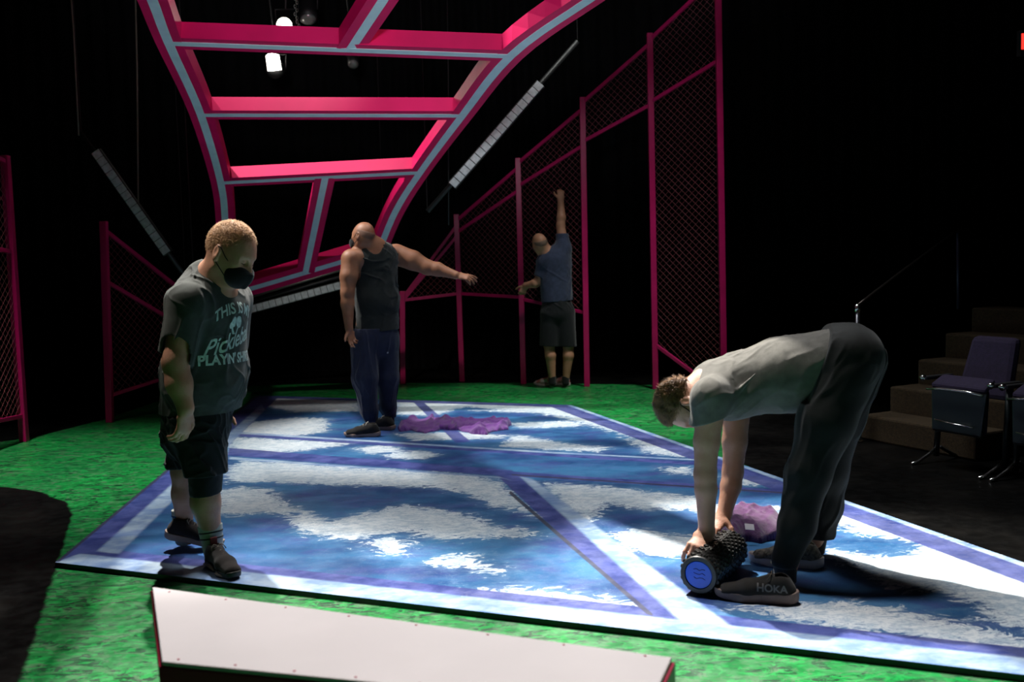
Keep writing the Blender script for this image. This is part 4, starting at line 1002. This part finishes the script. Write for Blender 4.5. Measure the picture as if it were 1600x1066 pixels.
for hx, d in (((870, 603.5), V(-.85, .42, 0)), ((889, 604), V(-.55, .8, 0))):
    h_ = G(*hx); shoe(p3, h_, d, L=.285, m_up=M_shw, m_sole=M_sole_w, laces=M_sole_d)

# ------------------------------------------------------------------ man bending over the foam roller
p4 = empty('person', V(1.30, 4.35, DZ), 'person in a grey t-shirt and black track trousers bending over a foam roller', 'person')
f4 = N(V(-.90, .42, 0)); l4 = np.cross(Z, f4)
C4 = W(1070, 633, 4.40); S = SDF((.45, 3.85, 0), (1.85, 4.95, 1.30), .0045)
P, R = head(S, C4, V(-.96, .28, -.22), V(-.30, -.05, -.95), 1.06)
P4h, R4h = P, R
nb4 = W(1108, 604, 4.42); S.cap(P(0, -.03, -.05), nb4, .062, .068, .04)
sN, sF = W(1112, 622, 4.26), W(1152, 624, 4.62); c4_ = W(1142, 606, 4.44)
S.cap(sN, sF, .078, k=.04); S.cap(nb4, c4_, .09, .12, .05)
S.cap(c4_, W(1230, 575, 4.38), (.18, .125), (.16, .12), .05, u=l4); S.cap(W(1230, 575, 4.38), W(1315, 562, 4.33), (.15, .11), (.13, .10), .05, u=l4)
roll0, roll1 = G(1091, 899, DZ + .089), G(1152, 846, DZ + .089); RA = N(roll1 - roll0)
wN, wF = W(1104, 832, 4.28), W(1131, 806, 4.52)
chain(S, [(sN, .068), (W(1104, 690, 4.27), .054), (W(1102, 742, 4.27), .047), (W(1103, 765, 4.27), .046), (wN, .034)], .02)
chain(S, [(sF, .066), (W(1148, 690, 4.61), .056), (W(1145, 738, 4.60), .047), (W(1142, 760, 4.58), .046), (wF, .033)], .02)
topN = roll0 + RA * .10 + Z * .085; topF = roll0 + RA * .27 + Z * .085
side = N(np.cross(Z, RA))                 # to the left of the roller as seen in the photo
if side[0] > 0: side = -side
hand(S, wN, V(-.52, -.55, -.42), V(-.25, .0, -1), -1, 1.12, (.45, .45, .45, .5), .35, .14, tdir=N(V(.80, -.25, -.55)))
hand(S, wF, V(-.62, -.50, -.38), V(-.2, .0, -1), 1, 1.12, (.40, .45, .45, .5), .3, .14, tdir=N(V(.30, -.72, -.50)))
hN, hF = W(1316, 562, 4.24), W(1330, 562, 4.44)
kN, aN = W(1266, 735, 4.18), W(1228, 895, 4.15); kF, aF = W(1288, 730, 4.46), W(1272, 858, 4.54)
chain(S, [(hN, .10), (kN, .062), (aN, .042)], .02); chain(S, [(hF, .10), (kF, .062), (aF, .042)], .02)
S.plane(V(0, 0, DZ + .012), -Z); b4 = link('body', S.mesh('body'), M_sk4, p4)
M_hair4 = mat('brown_hair', (.33, .17, .07), .5, col2=(.11, .05, .022), nscale=45)
F_, U_ = N(P(0, 1, 0) - C4), N(P(0, 0, 1) - C4)
hairdo('hair', p4, P(0, -.018, .018), (R, F_, U_), (.0815, .108, .108), [(P(0, 0, .0), N(-U_ * .75 + F_ * .66)), (P(0, .054, .050), N(F_ * .85 - U_ * .5)), (P(0, 0, -.045), -U_), (P(0, .012, .0), N(F_ * .8 - U_ * .6))], M_hair4, (.014, .032), 14000, .9 * F_ + .3 * U_, .0022, 9, th=.0011)
o = facemask(p4, P, R, 1.06)
# grey t-shirt
S = SDF((.70, 3.95, .70), (1.75, 4.95, 1.30), .0045)
S.cap(sN, sF, .092, k=.05); S.cap(W(1110, 598, 4.42), c4_, (.13, .08), (.19, .135), .05, u=l4)
S.cap(c4_ + Z * .01, W(1225, 586, 4.39), (.19, .135), (.19, .165), .05, u=l4); S.cap(W(1225, 586, 4.39), W(1325, 560, 4.33), (.19, .160), (.185, .148), .05, u=l4)
S.disp(folds(.008, [(.6, .1, 1), (1, 0, .45)], 17, .2, 61), .05)
S.cap(W(1165, 640, 4.40), W(1240, 628, 4.36), .012, .006, .025); S.cap(W(1125, 640, 4.25), W(1180, 585, 4.22), .010, .004, .02)
S.cap(P(0, -.02, -.06), nb4, .066, .074, .006, op='s')
T = S.like(); T.cap(sN, W(1103, 685, 4.265), .086, .078, .03); T.cap(W(1103, 640, 4.265), W(1103, 700, 4.265), .058, .066, .004, op='s')
T.disp(folds(.006, [(.3, .1, 1)], 22, .25, 63), .05); T.plane(W(1103, 658, 4.265), N(V(.30, 0, -.94))); S.merge(T, .03)
T = S.like(); T.cap(sF, W(1148, 680, 4.62), .084, .074, .03); T.plane(W(1148, 664, 4.62), N(V(-.2, 0, -1))); S.merge(T, .03)
hemp, hemn = W(1272, 575, 4.36), N(V(.96, 0, -.27) + V(0, -.1, 0)); S.plane(W(1292, 575, 4.36), N(V(.93, -.10, -.35)))
link('t_shirt', S.mesh('tee'), M_grey, p4)
# track trousers
S = SDF((.95, 3.85, .08), (1.90, 4.85, 1.27), .005)
S.cap(W(1285, 556, 4.34), W(1322, 556, 4.33), (.170, .135), (.185, .142), .04, u=l4)
chain(S, [(W(1326, 562, 4.26), .145), (W(1290, 660, 4.20), .118), (W(1264, 740, 4.17), .090), (W(1245, 820, 4.15), .075), (W(1226, 876, 4.14), .058)], .04)
chain(S, [(W(1334, 562, 4.44), .142), (W(1310, 650, 4.46), .115), (W(1292, 735, 4.47), .092), (W(1284, 790, 4.50), .086), (W(1278, 842, 4.54), .076)], .04)
S.disp(folds(.008, [(.35, 0, 1), (.8, .1, 1)], 16, .18, 71), .05)
S.plane(W(1268, 575, 4.36), N(V(-.93, .10, .35)), .004, lo=(.95, 3.85, .80), hi=(1.60, 4.85, 1.27)); S.plane(W(1278, 838, 4.54), V(0, 0, -1), .004, lo=(1.2, 4.36, .08), hi=(1.7, 4.85, .4)); S.plane(W(1226, 886, 4.14), V(-.1, 0, -1), .004, lo=(.95, 3.85, .08), hi=(1.5, 4.34, .3))
o = link('track_trousers', S.mesh('trousers'), M_trk, p4)
M_seam = cloth('waistband', (.05, .048, .044))
sock(p4, W(1226, 878, 4.14), W(1228, 915, 4.15), .050, .044, M_sockd); sock(p4, W(1276, 832, 4.54), W(1272, 868, 4.54), .052, .044, M_sockd)
h_ = G(1245, 943, DZ); o, PS = shoe(p4, h_, V(-.93, .30, 0), L=.325, wide=1.08, m_up=M_shoe, m_sole=mat('brown_grey_sole', (.20, .14, .12), .6), laces=mat('speckled_lace', (.12, .09, .06), .8, noise=.7, nscale=200), sole_h=.036)
me = text_mesh('HOKA', .042, .0012); dS = N(PS(1, 0, 0) - PS(0, 0, 0)); rS = N(PS(0, 1, 0) - PS(0, 0, 0))
if rS[1] > 0: rS = -rS
on_shirt(o, me, PS(.095, 0, .066), rS, -dS, 'side_lettering', mat('grey_lettering', (.11, .105, .10), .6), o, .0015, .006)
h_ = G(1284, 888, DZ); M_knit = mat('striped_knit', (.20, .17, .13), .8, col2=(.03, .028, .025), nscale=70)
shoe(p4, h_, V(-.92, .36, 0), L=.32, wide=1.08, m_up=M_knit, m_sole=M_sole_w, laces=M_lace, sole_h=.036)

# ------------------------------------------------------------------ foam roller
ro = empty('foam_roller', roll0 * .5 + roll1 * .5 + Z * (-.089), 'black knobbly foam roller with a bright blue end under the hands of the bending person', 'foam roller')
Lr = .44; a0 = roll0; a1 = roll0 + RA * Lr; rx = side; ry = np.cross(RA, rx)
M_foam = mat('black_foam', (.018, .017, .016), .45)
mb = MB(); K = 48; ring_r = [(.0, .060), (.0, .0765), (.006, .079), (.44 - .006, .079), (.44, .0765), (.44, .060), (.42, .058), (.02, .058)]
for z_, r in ring_r:
    for i in range(K): q = 2 * math.pi * i / K; mb.v.append(tuple(a0 + RA * z_ + r * (rx * math.cos(q) + ry * math.sin(q))))
for j in range(len(ring_r)):
    for i in range(K): j2 = (j + 1) % len(ring_r); mb.f.append((j * K + i, j * K + (i + 1) % K, j2 * K + (i + 1) % K, j2 * K + i))
for j in range(17):
    for i in range(20):
        q = 2 * math.pi * (i + .5 * (j % 2)) / 20; z_ = .022 + j * .0248
        n_ = rx * math.cos(q) + ry * math.sin(q); tt = -rx * math.sin(q) + ry * math.cos(q); c = a0 + RA * z_ + n_ * .077
        w, l, h = .0095, .0095, .010
        if (i % 5) == 0: w, l, h = .0105, .0118, .006
        mb.quadbox([c - RA * l - tt * w, c + RA * l - tt * w, c + RA * l + tt * w, c - RA * l + tt * w] + [c + n_ * h + RA * sx * l * .55 + tt * sy * w * .55 for sx, sy in ((-1, -1), (1, -1), (1, 1), (-1, 1))])
mb.build('textured_sleeve', M_foam, ro)
M_cap = mat('bright_blue_plastic', (.01, .09, .62), .35)
mb = MB(); mb.tube([a0 + RA * .003, a0 + RA * .05], .0578, 40); mb.build('end_plug', M_cap, ro, False, bevel=.003)
mb = MB(); mb.tube([a1 - RA * .05, a1 - RA * .003], .0578, 40); mb.build('end_plug', M_cap, ro, False, bevel=.003)
mb = MB()
for k in range(3): mb.tube([a0 + RA * .0022 + rx * (.02 - .012 * i) + ry * (.022 - .018 * k + .004 * math.sin(i * 2.3 + k)) for i in range(5)], .0016, 5)
mb.build('end_marking', mat('dark_blue_mark', (.005, .03, .28), .4), ro)

# ------------------------------------------------------------------ towels
def towel(poly, h, label, m, k=(9, 14), seed=2, cell=.014, base=.010, edge_w=.07):
    poly = [np.asarray(p)[:2] for p in poly]; P2 = np.array(poly); lo, hi = P2.min(0) - .02, P2.max(0) + .02
    nx, ny = [int((hi[i] - lo[i]) / cell) + 2 for i in (0, 1)]
    X, Y = np.meshgrid(np.linspace(lo[0], hi[0], nx), np.linspace(lo[1], hi[1], ny), indexing='ij'); P_2 = np.stack([X.ravel(), Y.ravel()], 1)
    rg = np.random.RandomState(seed); d = -poly_sdf(P_2, P2) + .012 * np.sin(P_2[:, 0] * 31 + 2) * np.sin(P_2[:, 1] * 27)
    z = 0; x_, y_ = P_2[:, 0], P_2[:, 1]; amp = 0
    for i, (fq, am) in enumerate(((k[0], 1.), (k[0] * 1.4, .8), (k[1], .5), (k[1] * 1.8, .22))):
        a = rg.rand() * 3.14; w = .06 * vnoise(x_ * 5, y_ * 5, 0 * x_, seed + i); u = (x_ + w) * math.cos(a) + (y_ + w) * math.sin(a); q_ = -(x_ + w) * math.sin(a) + (y_ - w) * math.cos(a)
        n_ = vnoise(u * fq, q_ * fq * .3, 0 * x_ + i, seed + 7 * i); z = z + am * np.clip(1 - np.abs(n_) * 2.2, 0, 1) ** 1.3; amp += am
    z = z / amp
    e = np.clip(d / edge_w, 0, 1); z = DZ + .003 + np.sqrt(e) * base + np.sqrt(e) * h * z
    v = np.stack([x_, y_, z], 1); i = (np.arange(nx - 1)[:, None] * ny + np.arange(ny - 1)[None, :]).ravel(); q = np.stack([i, i + ny, i + ny + 1, i + 1], 1)
    q = q[(d[q] > 0).all(1)]; me = npmesh('towel', v, q); bm = bmesh.new(); bm.from_mesh(me); bmesh.ops.delete(bm, geom=[v_ for v_ in bm.verts if not v_.link_faces], context='VERTS')
    # turned-down rim so the cloth has thickness
    be = [e_ for e_ in bm.edges if e_.is_boundary]; ex2 = bmesh.ops.extrude_edge_only(bm, edges=be)
    for g_ in ex2['geom']:
        if isinstance(g_, bmesh.types.BMVert): g_.co.z = DZ + .0005
    bm.to_mesh(me); bm.free(); c = P2.mean(0)
    o = link('towel', me, m, None, True, loc=(c[0], c[1], DZ)); s_ = o.modifiers.new('s', 'SUBSURF'); s_.levels = s_.render_levels = 1
    return tag(o, label, 'towel'), (lambda x, y: DZ)
M_tw = mat('purple_terry', (.20, .045, .33), .95, noise=.25, nscale=30, bump=.7, bscale=260, sheen=.4)
M_tw2 = mat('plum_terry', (.13, .025, .15), .95, noise=.35, nscale=30, bump=.8, bscale=240, sheen=.4)
towel([G(*p, DZ) for p in [(621, 671), (626, 662), (645, 657), (690, 658), (708, 655), (730, 659), (752, 656), (778, 658), (798, 664), (795, 672), (772, 675), (760, 680), (738, 679), (716, 673), (690, 672), (664, 678), (640, 673), (624, 676)]], .085, 'purple towel spread in folds on the deck right of the tank top wearer', M_tw, (7, 14), 4, .013, .012, .03)
tw, _ = towel([G(*p, DZ) for p in [(1118, 838), (1128, 815), (1150, 806), (1185, 808), (1212, 815), (1232, 826), (1228, 838), (1205, 846), (1188, 850), (1165, 846), (1150, 856), (1130, 850)]], .045, 'plum purple towel heaped on the deck beside the foam roller', M_tw2, (9, 20), 12, .008, .072, .07)
c = G(1170, 822, DZ + .085); MB().quadbox([c + V(x, y, z) for x, y, z in ((-.022, -.02, -.012), (.022, -.026, -.016), (.024, -.001, .006), (-.02, .004, .010), (-.022, -.02, -.010), (.022, -.026, -.014), (.024, -.001, .008), (-.02, .004, .012))]).build('care_label', mat('white_tag', (.75, .7, .75), .6), tw)
